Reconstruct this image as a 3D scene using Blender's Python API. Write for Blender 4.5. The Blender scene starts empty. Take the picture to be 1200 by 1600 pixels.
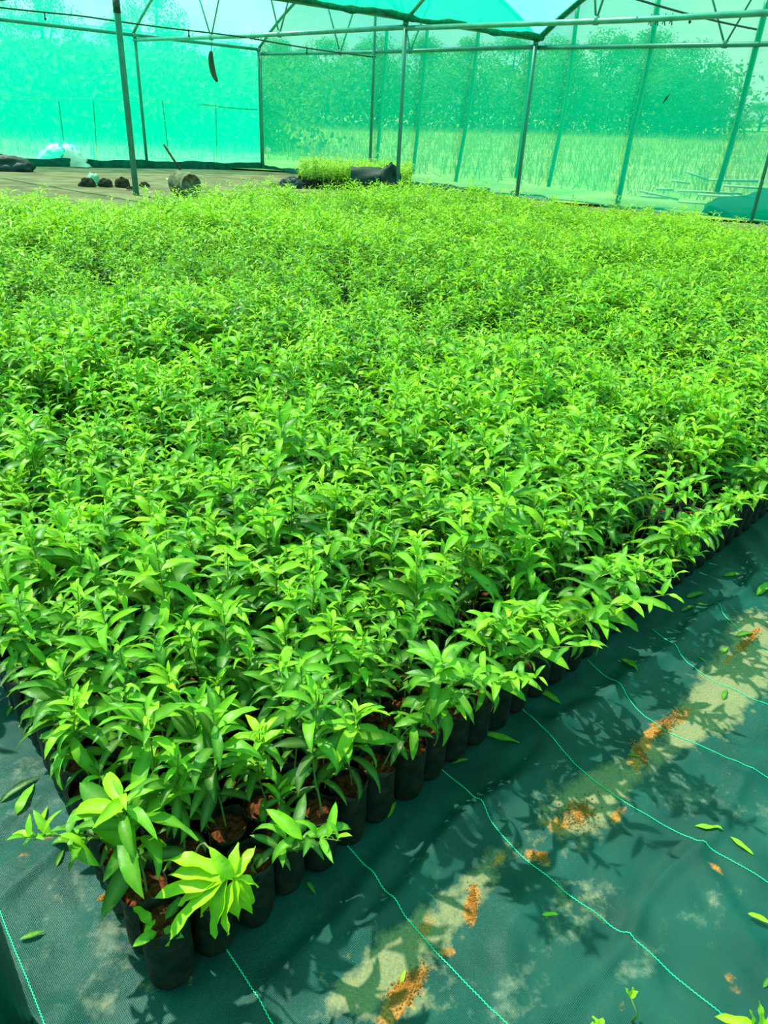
import bpy, math, random
import numpy as np
from mathutils import Vector, Matrix, noise
random.seed(7)
RNG = np.random.default_rng(11)
SC = bpy.context.scene
COL = SC.collection
R = math.radians

# ------------------------------------------------------------ camera
F_PX = 1120.0; CAM_H = 1.4; PITCH = R(28.1); ROLL = R(3.15)
fw = np.array([0, math.cos(PITCH), -math.sin(PITCH)])
_r = np.array([1.0, 0, 0]); _u = np.array([0, math.sin(PITCH), math.cos(PITCH)])
RT = math.cos(ROLL) * _r + math.sin(ROLL) * _u
UP = -math.sin(ROLL) * _r + math.cos(ROLL) * _u
CAM = np.array([0, 0, CAM_H])
cd = bpy.data.cameras.new('camera'); cam = bpy.data.objects.new('camera', cd); COL.objects.link(cam)
cd.sensor_fit = 'VERTICAL'; cd.sensor_height = 24.0; cd.lens = 24.0 * F_PX / 1600
cd.clip_start = 0.02; cd.clip_end = 600
m = Matrix(((RT[0], UP[0], -fw[0], 0), (RT[1], UP[1], -fw[1], 0), (RT[2], UP[2], -fw[2], CAM_H), (0, 0, 0, 1)))
cam.matrix_world = m
SC.camera = cam

def ray(x, y): return fw + (x - 600) / F_PX * RT - (y - 800) / F_PX * UP
def gp(x, y, z=0.0):
    d = ray(x, y); t = (z - CAM_H) / d[2]; return CAM + t * d

# ------------------------------------------------------------ light
SUN_EL = R(58); SUN_AZ = np.array([-0.80, 0.60])
SUN_E = 24.0
EXPOSURE = -0.5
SKY_STRENGTH = 2.3
sl = bpy.data.lights.new('sun', 'SUN'); sun = bpy.data.objects.new('sun', sl); COL.objects.link(sun)
sl.energy = SUN_E; sl.angle = R(0.9); sl.color = (1.0, 0.90, 0.78)
sdir = Vector((SUN_AZ[0] * math.cos(SUN_EL), SUN_AZ[1] * math.cos(SUN_EL), math.sin(SUN_EL)))
sun.rotation_euler = sdir.to_track_quat('Z', 'Y').to_euler(); sun.location = (-20, 15, 30)
w = bpy.data.worlds.new('sky'); SC.world = w; w.use_nodes = True
nt = w.node_tree; nt.nodes.clear()
wo = nt.nodes.new('ShaderNodeOutputWorld'); bg = nt.nodes.new('ShaderNodeBackground')
tc = nt.nodes.new('ShaderNodeTexCoord'); ns = nt.nodes.new('ShaderNodeTexNoise'); ns.inputs['Scale'].default_value = 3.5
ns.inputs['Detail'].default_value = 6
rp = nt.nodes.new('ShaderNodeValToRGB'); rp.color_ramp.elements[0].position = .42; rp.color_ramp.elements[1].position = .62
rp.color_ramp.elements[0].color = (.50, .72, 1.0, 1); rp.color_ramp.elements[1].color = (1, 1, 1, 1)
nt.links.new(tc.outputs['Generated'], ns.inputs['Vector']); nt.links.new(ns.outputs['Fac'], rp.inputs['Fac'])
nt.links.new(rp.outputs['Color'], bg.inputs['Color']); bg.inputs['Strength'].default_value = SKY_STRENGTH
nt.links.new(bg.outputs[0], wo.inputs[0])
SC.view_settings.view_transform = 'Standard'; SC.view_settings.look = 'None'
SC.view_settings.gamma = 1; SC.view_settings.use_curve_mapping = False
SC.view_settings.exposure = EXPOSURE

# ------------------------------------------------------------ helpers
def link(o, parent=None):
    COL.objects.link(o)
    if parent is not None: o.parent = parent
    return o
def mesh(name, V, Fs, mats, mi=None, smooth=True, attrs=None, uv=None):
    """V (n,3); Fs list of (k,3|4) arrays or lists; mi per-face material index"""
    me = bpy.data.meshes.new(name)
    V = np.asarray(V, dtype=np.float32).reshape(-1, 3)
    arrs = [np.asarray(f, dtype=np.int32) for f in Fs if len(f)]
    loops = np.concatenate([a.ravel() for a in arrs])
    sizes = np.concatenate([np.full(len(a), a.shape[1], dtype=np.int32) for a in arrs])
    starts = np.concatenate([[0], np.cumsum(sizes)[:-1]]).astype(np.int32)
    me.vertices.add(len(V)); me.vertices.foreach_set('co', V.ravel())
    me.loops.add(len(loops)); me.loops.foreach_set('vertex_index', loops)
    me.polygons.add(len(sizes)); me.polygons.foreach_set('loop_start', starts)
    me.polygons.foreach_set('loop_total', sizes)
    if mi is not None: me.polygons.foreach_set('material_index', np.asarray(mi, dtype=np.int32))
    me.polygons.foreach_set('use_smooth', np.full(len(sizes), smooth, dtype=bool))
    for mt in (mats if isinstance(mats, (list, tuple)) else [mats]): me.materials.append(mt)
    me.update(calc_edges=True)
    if attrs:
        for k, a in attrs.items():
            at = me.attributes.new(k, 'FLOAT', 'POINT'); at.data.foreach_set('value', np.asarray(a, dtype=np.float32))
    me.validate(); return me
def obj(name, me, parent=None): return link(bpy.data.objects.new(name, me), parent)
def tag(o, label=None, cat=None, group=None, kind=None):
    if label: o['label'] = label
    if cat: o['category'] = cat
    if group: o['group'] = group
    if kind: o['kind'] = kind
    return o
def empty(name, loc=(0, 0, 0), rz=0.0):
    o = bpy.data.objects.new(name, None); o.empty_display_size = .05; o.location = loc; o.rotation_euler = (0, 0, rz)
    return link(o)

class MB:
    def __init__(s): s.V = []; s.Q = []; s.T = []; s.n = 0
    def add(s, V, Q=(), T=()):
        V = np.asarray(V, dtype=float).reshape(-1, 3)
        if len(Q): s.Q.append(np.asarray(Q, dtype=int) + s.n)
        if len(T): s.T.append(np.asarray(T, dtype=int) + s.n)
        s.V.append(V); s.n += len(V); return s
    def box(s, c, sz, rot=None):
        h = np.array(sz) / 2
        P = np.array([[x, y, z] for x in (-1, 1) for y in (-1, 1) for z in (-1, 1)]) * h
        if rot is not None: P = P @ np.array(rot).T
        return s.add(P + np.array(c), [[0, 1, 3, 2], [4, 6, 7, 5], [0, 4, 5, 1], [2, 3, 7, 6], [0, 2, 6, 4], [1, 5, 7, 3]])
    def tube(s, pts, rad, n=8, cap=True):
        pts = np.asarray(pts, dtype=float); k = len(pts)
        rad = np.full(k, rad) if np.isscalar(rad) else np.asarray(rad, dtype=float)
        d = np.gradient(pts, axis=0); d /= np.linalg.norm(d, axis=1)[:, None] + 1e-12
        ref = np.array([0, 0, 1.0]) if abs(d[0][2]) < .9 else np.array([1.0, 0, 0])
        a = np.cross(d, ref); a /= np.linalg.norm(a, axis=1)[:, None]; b = np.cross(d, a)
        th = np.arange(n) / n * 2 * math.pi
        V = pts[:, None, :] + rad[:, None, None] * (np.cos(th)[None, :, None] * a[:, None, :] + np.sin(th)[None, :, None] * b[:, None, :])
        V = V.reshape(-1, 3)
        i = np.arange(k - 1)[:, None] * n; j = np.arange(n)[None, :]; j2 = (j + 1) % n
        Q = np.stack([i + j, i + j2, i + n + j2, i + n + j], -1).reshape(-1, 4)
        T = []
        if cap:
            V = np.vstack([V, pts[0], pts[-1]]); c0 = k * n; c1 = c0 + 1
            T = [[c0, (q + 1) % n, q] for q in range(n)] + [[c1, (k - 1) * n + q, (k - 1) * n + (q + 1) % n] for q in range(n)]
        return s.add(V, Q, T)
    def lathe(s, prof, n=16, c=(0, 0, 0), warp=None):
        th = np.arange(n) / n * 2 * math.pi; V = []
        for k, (r, z) in enumerate(prof):
            rr = np.full(n, r) if warp is None else r * warp(k, th)
            V.append(np.stack([rr * np.cos(th), rr * np.sin(th), np.full(n, z)], -1))
        V = np.concatenate(V) + np.array(c); k = len(prof)
        i = np.arange(k - 1)[:, None] * n; j = np.arange(n)[None, :]; j2 = (j + 1) % n
        return s.add(V, np.stack([i + j, i + j2, i + n + j2, i + n + j], -1).reshape(-1, 4))
    def mesh(s, name, mats, smooth=True, attrs=None):
        Fs = s.Q + s.T
        return mesh(name, np.concatenate(s.V), Fs, mats, smooth=smooth, attrs=attrs)
    def obj(s, name, mats, parent=None, smooth=True): return obj(name, s.mesh(name, mats, smooth), parent)

# ------------------------------------------------------------ materials
def newmat(name):
    mt = bpy.data.materials.new(name); mt.use_nodes = True; t = mt.node_tree; t.nodes.clear()
    out = t.nodes.new('ShaderNodeOutputMaterial'); return mt, t, out
def N(t, kind, **inp):
    n = t.nodes.new('ShaderNode' + kind)
    for k, v in inp.items():
        k = k.replace('_', ' ')
        if k in n.inputs: n.inputs[k].default_value = v
        else: setattr(n, k, v)
    return n
def ramp(t, src, stops):
    r = t.nodes.new('ShaderNodeValToRGB'); e = r.color_ramp.elements
    while len(e) < len(stops): e.new(.5)
    for q, (p, c) in zip(e, stops): q.position = p; q.color = (*c, 1) if len(c) == 3 else c
    t.links.new(src, r.inputs['Fac']); return r.outputs['Color']
def mixc(t, fac, a, b, mode='MIX'):
    n = t.nodes.new('ShaderNodeMix'); n.data_type = 'RGBA'; n.blend_type = mode
    for sock, v in ((n.inputs[0], fac), (n.inputs[6], a), (n.inputs[7], b)):
        if isinstance(v, (int, float)): sock.default_value = v
        elif isinstance(v, tuple): sock.default_value = (*v, 1) if len(v) == 3 else v
        else: t.links.new(v, sock)
    return n.outputs[2]
def math_(t, op, a, b=0.0, c=None, clamp=False):
    n = t.nodes.new('ShaderNodeMath'); n.operation = op; n.use_clamp = clamp
    for sock, v in zip(n.inputs, (a, b, c) if c is not None else (a, b)):
        if isinstance(v, (int, float)): sock.default_value = v
        else: t.links.new(v, sock)
    return n.outputs[0]
def tex(t, kind, coord='Object', **inp):
    c = t.nodes.new('ShaderNodeTexCoord'); n = N(t, 'Tex' + kind, **inp); t.links.new(c.outputs[coord], n.inputs['Vector']); return n
def simple(name, col, rough=.6, spec=.5, var=0.0, scale=20, metal=0.0, bump=0.0, col2=None):
    mt, t, out = newmat(name); p = N(t, 'BsdfPrincipled', Roughness=rough, Metallic=metal); p.inputs['Specular IOR Level'].default_value = spec
    n = tex(t, 'Noise', Scale=scale, Detail=5.0)
    c2 = col2 or tuple(min(1, c * (1 + var)) for c in col); c1 = col if col2 else tuple(c * (1 - var) for c in col)
    t.links.new(ramp(t, n.outputs['Fac'], [(.35, c1), (.65, c2)]), p.inputs['Base Color'])
    if bump:
        b = N(t, 'Bump', Strength=bump, Distance=.01); t.links.new(n.outputs['Fac'], b.inputs['Height']); t.links.new(b.outputs[0], p.inputs['Normal'])
    t.links.new(p.outputs[0], out.inputs[0]); return mt
def leafmat(name, stops, trans=.45, rough=.42, spec=.35):
    mt, t, out = newmat(name)
    at = t.nodes.new('ShaderNodeAttribute'); at.attribute_name = 'tone'
    n = tex(t, 'Noise', Scale=45.0, Detail=2.0)
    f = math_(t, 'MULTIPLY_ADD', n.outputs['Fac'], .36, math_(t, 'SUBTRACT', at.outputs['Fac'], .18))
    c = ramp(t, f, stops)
    mr = t.nodes.new('ShaderNodeAttribute'); mr.attribute_name = 'rib'
    c = mixc(t, math_(t, 'MULTIPLY', mr.outputs['Fac'], .35), c, (.45, .62, .16))
    p = N(t, 'BsdfPrincipled', Roughness=rough); p.inputs['Specular IOR Level'].default_value = spec
    t.links.new(c, p.inputs['Base Color'])
    nb = tex(t, 'Noise', Scale=130.0, Detail=3.0); bp = N(t, 'Bump', Strength=.5, Distance=.0012); t.links.new(nb.outputs['Fac'], bp.inputs['Height']); t.links.new(bp.outputs[0], p.inputs['Normal'])
    tr = N(t, 'BsdfTranslucent')
    tc_ = mixc(t, .6, c, (.50, .72, .003), 'MIX'); t.links.new(mixc(t, .6, c, tc_), tr.inputs['Color'])
    mx = t.nodes.new('ShaderNodeMixShader'); mx.inputs[0].default_value = trans
    t.links.new(p.outputs[0], mx.inputs[1]); t.links.new(tr.outputs[0], mx.inputs[2]); t.links.new(mx.outputs[0], out.inputs[0]); return mt
def netmat(name, T, tcol, scol, trans_share=.8, lines=120.0):
    mt, t, out = newmat(name)
    wv = tex(t, 'Noise', Scale=1.0, Detail=4.0)
    mp = t.nodes.new('ShaderNodeMapping'); mp.inputs['Scale'].default_value = (.4, .4, 28.0)
    tc_ = t.nodes.new('ShaderNodeTexCoord'); t.links.new(tc_.outputs['Object'], mp.inputs[0]); t.links.new(mp.outputs[0], wv.inputs['Vector'])
    fac = math_(t, 'MULTIPLY_ADD', wv.outputs['Fac'], .16, 1 - T - .08)
    tp = N(t, 'BsdfTransparent'); tp.inputs[0].default_value = (*tcol, 1)
    tl = N(t, 'BsdfTranslucent'); tl.inputs[0].default_value = (*scol, 1)
    df = N(t, 'BsdfDiffuse'); df.inputs[0].default_value = (*scol, 1)
    m1 = t.nodes.new('ShaderNodeMixShader'); m1.inputs[0].default_value = trans_share
    t.links.new(df.outputs[0], m1.inputs[1]); t.links.new(tl.outputs[0], m1.inputs[2])
    m2 = t.nodes.new('ShaderNodeMixShader'); t.links.new(fac, m2.inputs[0])
    t.links.new(tp.outputs[0], m2.inputs[1]); t.links.new(m1.outputs[0], m2.inputs[2]); t.links.new(m2.outputs[0], out.inputs[0]); return mt

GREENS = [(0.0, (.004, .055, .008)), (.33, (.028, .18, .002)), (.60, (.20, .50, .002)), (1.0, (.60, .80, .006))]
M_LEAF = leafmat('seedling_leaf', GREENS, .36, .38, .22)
M_LEAFPALE = leafmat('pale_leaf', [(0, (.10, .30, .03)), (.5, (.30, .55, .05)), (1, (.55, .75, .12))])
M_STEM = simple('stem', (.16, .26, .05), .6, .3, col2=(.22, .20, .08), scale=30)
M_BAG = simple('black_polythene', (.004, .009, .007), .5, .3, col2=(.026, .022, .012), scale=26, bump=.9)
M_SOIL = simple('red_soil', (.045, .016, .008), .95, .1, col2=(.24, .055, .018), scale=90, bump=1.0)
M_SPILL = simple('orange_soil', (.50, .17, .035), .95, .1, col2=(.30, .11, .03), scale=60, bump=.6)
M_PIPE = simple('green_painted_pipe', (.03, .22, .17), .38, .5, var=.15, scale=3)
M_CHROME = simple('galvanised_pipe', (.12, .38, .31), .35, .5, var=.15, scale=4, metal=.4)
M_POST = simple('post_paint', (.04, .24, .19), .45, .4, var=.15, scale=5)
M_DARKHOSE = simple('dark_hose', (.02, .05, .045), .5, .4)
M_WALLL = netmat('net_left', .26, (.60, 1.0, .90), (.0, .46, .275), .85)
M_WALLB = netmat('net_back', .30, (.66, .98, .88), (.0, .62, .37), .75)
M_ROOF = netmat('net_roof', .44, (.78, 1.0, .88), (.0, .44, .23), .8)
M_NETROLL = simple('rolled_net', (.0, .16, .09), .8, .2, var=.3, scale=12)
M_GROUNDSTRIP = simple('net_hem', (.0, .085, .06), .8, .2, var=.3, scale=6)
M_THREAD = simple('mint_thread', (.02, .62, .33), .5, .4, var=.1)
M_BARK = simple('bark', (.035, .035, .022), .9, .2, var=.3)
M_CONC = simple('rough_concrete', (.085, .085, .055), .95, .1, col2=(.22, .21, .14), scale=14, bump=1.0)
M_BLACKSHEET = simple('dark_sheet', (.006, .024, .026), .6, .3, var=.35, scale=4, bump=.2)
M_WHITE = simple('white_plastic', (.75, .78, .72), .4, .5, var=.05)
M_POD = simple('dark_pod', (.035, .05, .015), .5, .4, var=.3, scale=14)
M_TREE = leafmat('tree_leaf', [(0, (.015, .06, .012)), (.5, (.03, .11, .02)), (1, (.07, .20, .03))], .3, .6, .2)
M_FIELD = simple('grass_field', (.16, .27, .05), .95, .1, col2=(.33, .36, .10), scale=.6)
M_GRASSBLADE = leafmat('field_grass_leaf', [(0, (.12, .22, .04)), (1, (.40, .42, .14))], .3, .7, .1)
M_STICK = simple('pale_pole', (.55, .48, .36), .7, .3, var=.2, scale=8)
M_DIRT = simple('dirt_floor', (.12, .10, .055), .95, .1, col2=(.23, .19, .11), scale=1.6, bump=.5)

# ------------------------------------------------------------ the house frame: corner, axes
C0 = gp(410, 265); PL = gp(228, 262); Q0 = gp(1175, 348)
LW = (PL - C0); BAYT = float(np.linalg.norm(LW)); LW /= BAYT
RW = (Q0 - C0); RW /= np.linalg.norm(RW)
BW = 9.82
def W(s, t, z=0.0): return C0 + RW * s + LW * t + np.array([0, 0, z])
S_END = 3 * BW; T_END = 6 * BAYT
def arch_z(s):
    q = (s % BW) / BW; return 3.42 + 2.0 * (1 - (2 * q - 1) ** 2)

# ------------------------------------------------------------ ground
def grid_mesh(xs, ys, zf): 
    X, Y = np.meshgrid(xs, ys); nx, ny = len(xs), len(ys)
    Z = zf(X, Y); V = np.stack([X, Y, Z], -1).reshape(-1, 3)
    i = np.arange(ny - 1)[:, None] * nx; j = np.arange(nx - 1)[None, :]
    Qd = np.stack([i + j, i + j + 1, i + nx + j + 1, i + nx + j], -1).reshape(-1, 4); return V, Qd
def wallside(X, Y):  # distance outside the two far walls
    nL = np.array([-LW[1], LW[0]]); nL = nL if nL @ (RW[:2]) < 0 else -nL
    nR = np.array([-RW[1], RW[0]]); nR = nR if nR @ (LW[:2]) < 0 else -nR
    dL = (X - C0[0]) * nL[0] + (Y - C0[1]) * nL[1]; dR = (X - C0[0]) * nR[0] + (Y - C0[1]) * nR[1]
    return np.maximum(dL, dR)
def field_z(X, Y):
    d = wallside(X, Y); return np.clip(d - 1.5, 0, 90) * .05 - .012
def inner_z(X, Y): return -.012 + .012 * np.sin(X * 3.1 + Y) * np.sin(Y * 2.7) * (np.hypot(X, Y) > 10)
V, Qd = grid_mesh(np.linspace(-34, 26, 90), np.linspace(-16, 30, 70), inner_z)
fl = obj('floor', mesh('floor', V, [Qd], M_DIRT)); tag(fl, kind='structure')
keep = lambda V, Qd: Qd[(wallside(V[Qd].mean(1)[:, 0], V[Qd].mean(1)[:, 1]) > .4)]
V, Qd = grid_mesh(np.linspace(-150, 150, 120), np.linspace(-10, 210, 100), lambda X, Y: field_z(X, Y) + .05)
gf = obj('field_ground', mesh('field_ground', V, [keep(V, Qd)], M_FIELD)); tag(gf, kind='structure')

# bed geometry
A1 = np.array([.695, .719]); A2 = np.array([-.655, .755]); P0 = np.array([-.345, .764])
SP1 = .0875; SP2 = .0875
# weed mat with folds
def gauss(d, s): return np.exp(-(d / s) ** 2)
_ca = gp(1165, 1230)[:2]; _cb = gp(870, 1590)[:2]
def seg_dist(X, Y, a, b):
    d = b - a; L = np.hypot(*d); d = d / L
    al = (X - a[0]) * d[0] + (Y - a[1]) * d[1]; pe = -(X - a[0]) * d[1] + (Y - a[1]) * d[0]; return al, pe, L
def fold(X, Y, a, b, w, h):
    al, pe, L = seg_dist(X, Y, np.array(a), np.array(b)); e = 1 / (1 + np.exp(-al / .04)) / (1 + np.exp((al - L) / .04))
    wob = .012 * np.sin(al * 14 + a[0] * 9); return h * e * gauss(pe + wob, w)
FOLDS = [(gp(420, 1560)[:2], gp(640, 1300)[:2], .022, .012), (gp(520, 1500)[:2], gp(800, 1215)[:2], .018, .014), (gp(600, 1440)[:2], gp(900, 1120)[:2], .03, .012),
         (gp(850, 1150)[:2], gp(1080, 1000)[:2], .03, .014), (gp(1060, 1000)[:2], gp(1190, 900)[:2], .02, .02), (gp(1165, 1230)[:2], gp(870, 1590)[:2], .010, .011),
         (gp(10, 1400)[:2], gp(140, 1270)[:2], .012, .010), (gp(0, 1290)[:2], gp(100, 1210)[:2], .02, .010), (gp(80, 1590)[:2], gp(230, 1430)[:2], .03, .012),
         (gp(120, 1500)[:2], gp(180, 1380)[:2], .015, .010), (gp(1080, 1330)[:2], gp(1180, 1480)[:2], .025, .010), (gp(1120, 1160)[:2], gp(1200, 1190)[:2], .03, .014),
         (gp(780, 1590)[:2], gp(830, 1400)[:2], .03, .010), (gp(960, 1390)[:2], gp(1040, 1560)[:2], .03, .009), (gp(1130, 890)[:2], gp(1200, 830)[:2], .03, .02)]
def mat_z(X, Y):
    X = np.asarray(X, float); Y = np.asarray(Y, float)
    z = .0022 * np.sin(X * 29 + 2.5 * np.sin(Y * 19 + X * 7)) * np.sin(Y * 23 - X * 11 + 1.7 * np.sin(X * 21)) + .0014 * np.sin(X * 63 + 3 * np.sin(Y * 31)) * np.sin(Y * 47 + 2 * np.sin(X * 37)) + .0025 * np.sin(X * 17 + 2.1 * np.sin(Y * 9)) + .0025 * np.sin(Y * 21 + X * 8 + 1.3 * np.sin(X * 13)) + .0015 * np.sin(X * 41 - Y * 33)
    for f in FOLDS: z = z + fold(X, Y, *f)
    # flat under the bed
    dx = X - P0[0]; dy = Y - P0[1]
    det = A1[0] * A2[1] - A1[1] * A2[0]
    i = (dx * A2[1] - dy * A2[0]) / det; j = (A1[0] * dy - A1[1] * dx) / det
    ins = np.clip((np.minimum(i, j) + .07) / .04, 0, 1)
    return z * (1 - ins) + .004
def nz(x, y, s, o=0): return noise.noise(Vector((x * s + o, y * s - o, o * .7)))
xs = np.concatenate([np.arange(-8, -1.3, .15), np.arange(-1.3, 1.75, .0125), np.arange(1.75, 9, .15)])
ys = np.concatenate([np.arange(-1.2, .45, .1), np.arange(.45, 2.3, .0125), np.arange(2.3, 12.6, .15)])
V, Qd = grid_mesh(xs, ys, mat_z)
silt = np.zeros(len(V)); soil = np.zeros(len(V)); dust_glare = np.zeros(len(V))
def blob(arr, px, py, rx, ry, amp=1.0, ang=0.0):
    c = gp(px, py)[:2]; dx = V[:, 0] - c[0]; dy = V[:, 1] - c[1]; ca, sa = math.cos(ang), math.sin(ang)
    u = (dx * ca + dy * sa) / rx; v = (-dx * sa + dy * ca) / ry; arr += amp * np.exp(-(u * u + v * v) ** 1.3)
D1 = math.atan2(A1[1], A1[0])
for q in [(1165, 1040, .26, .09, 1.3, D1), (1110, 1110, .16, .07, 1.1, D1), (1060, 1150, .14, .045, .8, D1), (905, 1265, .13, .085, 1.0, D1), (950, 1230, .09, .05, .8, D1),
          (1000, 1190, .08, .05, .7, D1), (690, 1440, .13, .045, .9, D1), (770, 1350, .10, .03, .7, D1), (590, 1540, .09, .05, .8, D1), (545, 1560, .05, .04, .6, 0), (620, 1480, .08, .04, .8, D1),
          (900, 1410, .10, .05, .5, 0), (660, 1570, .05, .03, .6, 0), (1170, 975, .12, .05, .9, D1), (200, 1540, .05, .02, .5, 0), (1130, 1400, .03, .012, .4, 0)]: blob(silt, *q)
for q in [(635, 1545, .055, .022, 1.2, D1), (612, 1585, .035, .018, 1, D1), (735, 1430, .03, .014, 1.2, 1.6), (740, 1400, .03, .012, 1.1, 1.3), (780, 1345, .04, .014, .9, D1), (840, 1340, .03, .02, 1, 0),
          (870, 1290, .035, .03, .8, D1), (905, 1265, .03, .03, .9, 0), (965, 1275, .035, .014, 1.1, D1), (990, 1195, .035, .018, 1.1, 1.7), (1020, 1145, .055, .022, 1.1, D1), (1070, 1120, .05, .016, 1.0, D1),
          (1000, 1170, .04, .02, .9, D1), (1160, 1010, .06, .02, .9, D1), (1180, 990, .06, .015, .9, D1), (1140, 1030, .05, .012, .8, D1), (700, 1490, .02, .01, 1, 0), (165, 1405, .018, .008, 1.1, 0), (1120, 1360, .014, .02, .6, 0),
          (840, 1460, .01, .03, .5, 0), (1150, 1550, .02, .05, .5, .6), (970, 1575, .013, .013, .7, 0), (75, 1308, .01, .007, 1, 0), (40, 1340, .02, .008, .7, .5), (660, 1460, .05, .02, .7, D1)]: blob(soil, *q)
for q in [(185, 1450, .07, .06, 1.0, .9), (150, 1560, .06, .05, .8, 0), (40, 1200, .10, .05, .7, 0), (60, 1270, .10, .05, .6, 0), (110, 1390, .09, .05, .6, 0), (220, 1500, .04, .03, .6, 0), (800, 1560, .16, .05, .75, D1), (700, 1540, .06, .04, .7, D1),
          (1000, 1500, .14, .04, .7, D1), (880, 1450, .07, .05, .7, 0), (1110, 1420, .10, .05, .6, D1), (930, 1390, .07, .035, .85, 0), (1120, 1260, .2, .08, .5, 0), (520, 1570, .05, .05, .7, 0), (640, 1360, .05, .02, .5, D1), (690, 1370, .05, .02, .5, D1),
          (30, 1500, .1, .08, .5, 0), (1050, 1230, .1, .05, .6, 0)]: blob(dust_glare, *q)  # dust marks, with sun glare on the mat painted in as pale colour
M_MAT, t, out = newmat('woven_weed_mat')
p = N(t, 'BsdfPrincipled', Roughness=.4); p.inputs['Specular IOR Level'].default_value = .36
def attr(t, n): a = t.nodes.new('ShaderNodeAttribute'); a.attribute_name = n; return a.outputs['Fac']
tcn = t.nodes.new('ShaderNodeTexCoord'); mp = t.nodes.new('ShaderNodeMapping'); mp.inputs['Rotation'].default_value = (0, 0, -D1)
t.links.new(tcn.outputs['Object'], mp.inputs[0])
wv = []
for ax in ('X', 'Y'):
    n = t.nodes.new('ShaderNodeTexWave'); n.bands_direction = ax; n.inputs['Scale'].default_value = 110; n.inputs['Distortion'].default_value = 1.0
    n.inputs['Detail'].default_value = 1; t.links.new(mp.outputs[0], n.inputs['Vector']); wv.append(n.outputs['Fac'])
weave = math_(t, 'MULTIPLY', wv[0], wv[1])
big = tex(t, 'Noise', Scale=6.0, Detail=6.0); mid = tex(t, 'Noise', Scale=28.0, Detail=6.0, Roughness=.65); fine = tex(t, 'Noise', Scale=180.0, Detail=4.0, Roughness=.7)
base = ramp(t, big.outputs['Fac'], [(.3, (.000, .022, .024)), (.7, (.001, .060, .054))])
base = mixc(t, math_(t, 'MULTIPLY', weave, .5), base, (.001, .16, .13))
def mask(a, lo, hi, nscale=mid, k=1.1):
    v = math_(t, 'MULTIPLY_ADD', nscale.outputs['Fac'], k, math_(t, 'SUBTRACT', a, k * .5))
    n = t.nodes.new('ShaderNodeMapRange'); n.inputs['From Min'].default_value = lo; n.inputs['From Max'].default_value = hi; t.links.new(v, n.inputs['Value']); return n.outputs[0]
md = mask(attr(t, 'dust_glare'), .6, 1.3, mid, 3.2); md = math_(t, 'MULTIPLY', md, math_(t, 'MULTIPLY_ADD', weave, 1.0, math_(t, 'MULTIPLY', fine.outputs['Fac'], .5), clamp=True))
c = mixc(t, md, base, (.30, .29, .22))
gen = mask(math_(t, 'MULTIPLY', big.outputs['Fac'], .55), .42, .75, mid, 1.4)
c = mixc(t, math_(t, 'MULTIPLY', gen, math_(t, 'MULTIPLY', fine.outputs['Fac'], .22)), c, (.20, .22, .17))
ms = mask(attr(t, 'silt'), .35, .95, mid, 2.2); c = mixc(t, math_(t, 'MULTIPLY', ms, math_(t, 'MULTIPLY_ADD', fine.outputs['Fac'], 1.1, .15, clamp=True)), c, (.36, .29, .15))
mo = mask(attr(t, 'soil'), .40, .80, mid, 2.4); soilc = ramp(t, fine.outputs['Fac'], [(.35, (.30, .09, .02)), (.65, (.68, .25, .05))])
mo = math_(t, 'MULTIPLY', mo, math_(t, 'MULTIPLY_ADD', fine.outputs['Fac'], 1.2, .3, clamp=True)); c = mixc(t, mo, c, soilc)
t.links.new(c, p.inputs['Base Color'])
cover = math_(t, 'MAXIMUM', ms, mo); t.links.new(math_(t, 'MULTIPLY_ADD', cover, .5, .40), p.inputs['Roughness'])
hb = math_(t, 'ADD', weave, math_(t, 'MULTIPLY', mid.outputs['Fac'], 3.0))
b = N(t, 'Bump', Strength=.6, Distance=.0014); t.links.new(hb, b.inputs['Height']); t.links.new(b.outputs[0], p.inputs['Normal']); t.links.new(p.outputs[0], out.inputs[0])
weed = obj('weed_mat', mesh('weed_mat', V, [Qd], M_MAT, attrs={'silt': silt, 'soil': soil, 'dust_glare': dust_glare}))
tag(weed, 'dark teal woven weed mat spread over the ground under the seedlings', 'ground sheet')
# stitched threads: chains of little raised loops
LINES = [[(-8, 1400), (0, 1430), (30, 1500), (55, 1560), (78, 1625)], [(350, 1480), (372, 1512), (400, 1556), (430, 1608)], [(538, 1318), (565, 1345), (600, 1400), (635, 1442), (700, 1508), (750, 1560), (800, 1610)],
         [(688, 1203), (720, 1225), (745, 1262), (780, 1302), (820, 1345), (860, 1382), (930, 1425), (1000, 1480), (1060, 1530), (1110, 1575), (1160, 1615)],
         [(812, 1105), (840, 1140), (880, 1180), (920, 1220), (960, 1250), (1000, 1272), (1060, 1300), (1130, 1340), (1210, 1392)],
         [(918, 1033), (950, 1060), (990, 1105), (1000, 1122), (1040, 1145), (1090, 1170), (1140, 1185), (1215, 1222)], [(1018, 985), (1045, 1008), (1075, 1042), (1120, 1070), (1215, 1110)], [(1112, 945), (1135, 965), (1155, 990), (1210, 1030)]]
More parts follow.
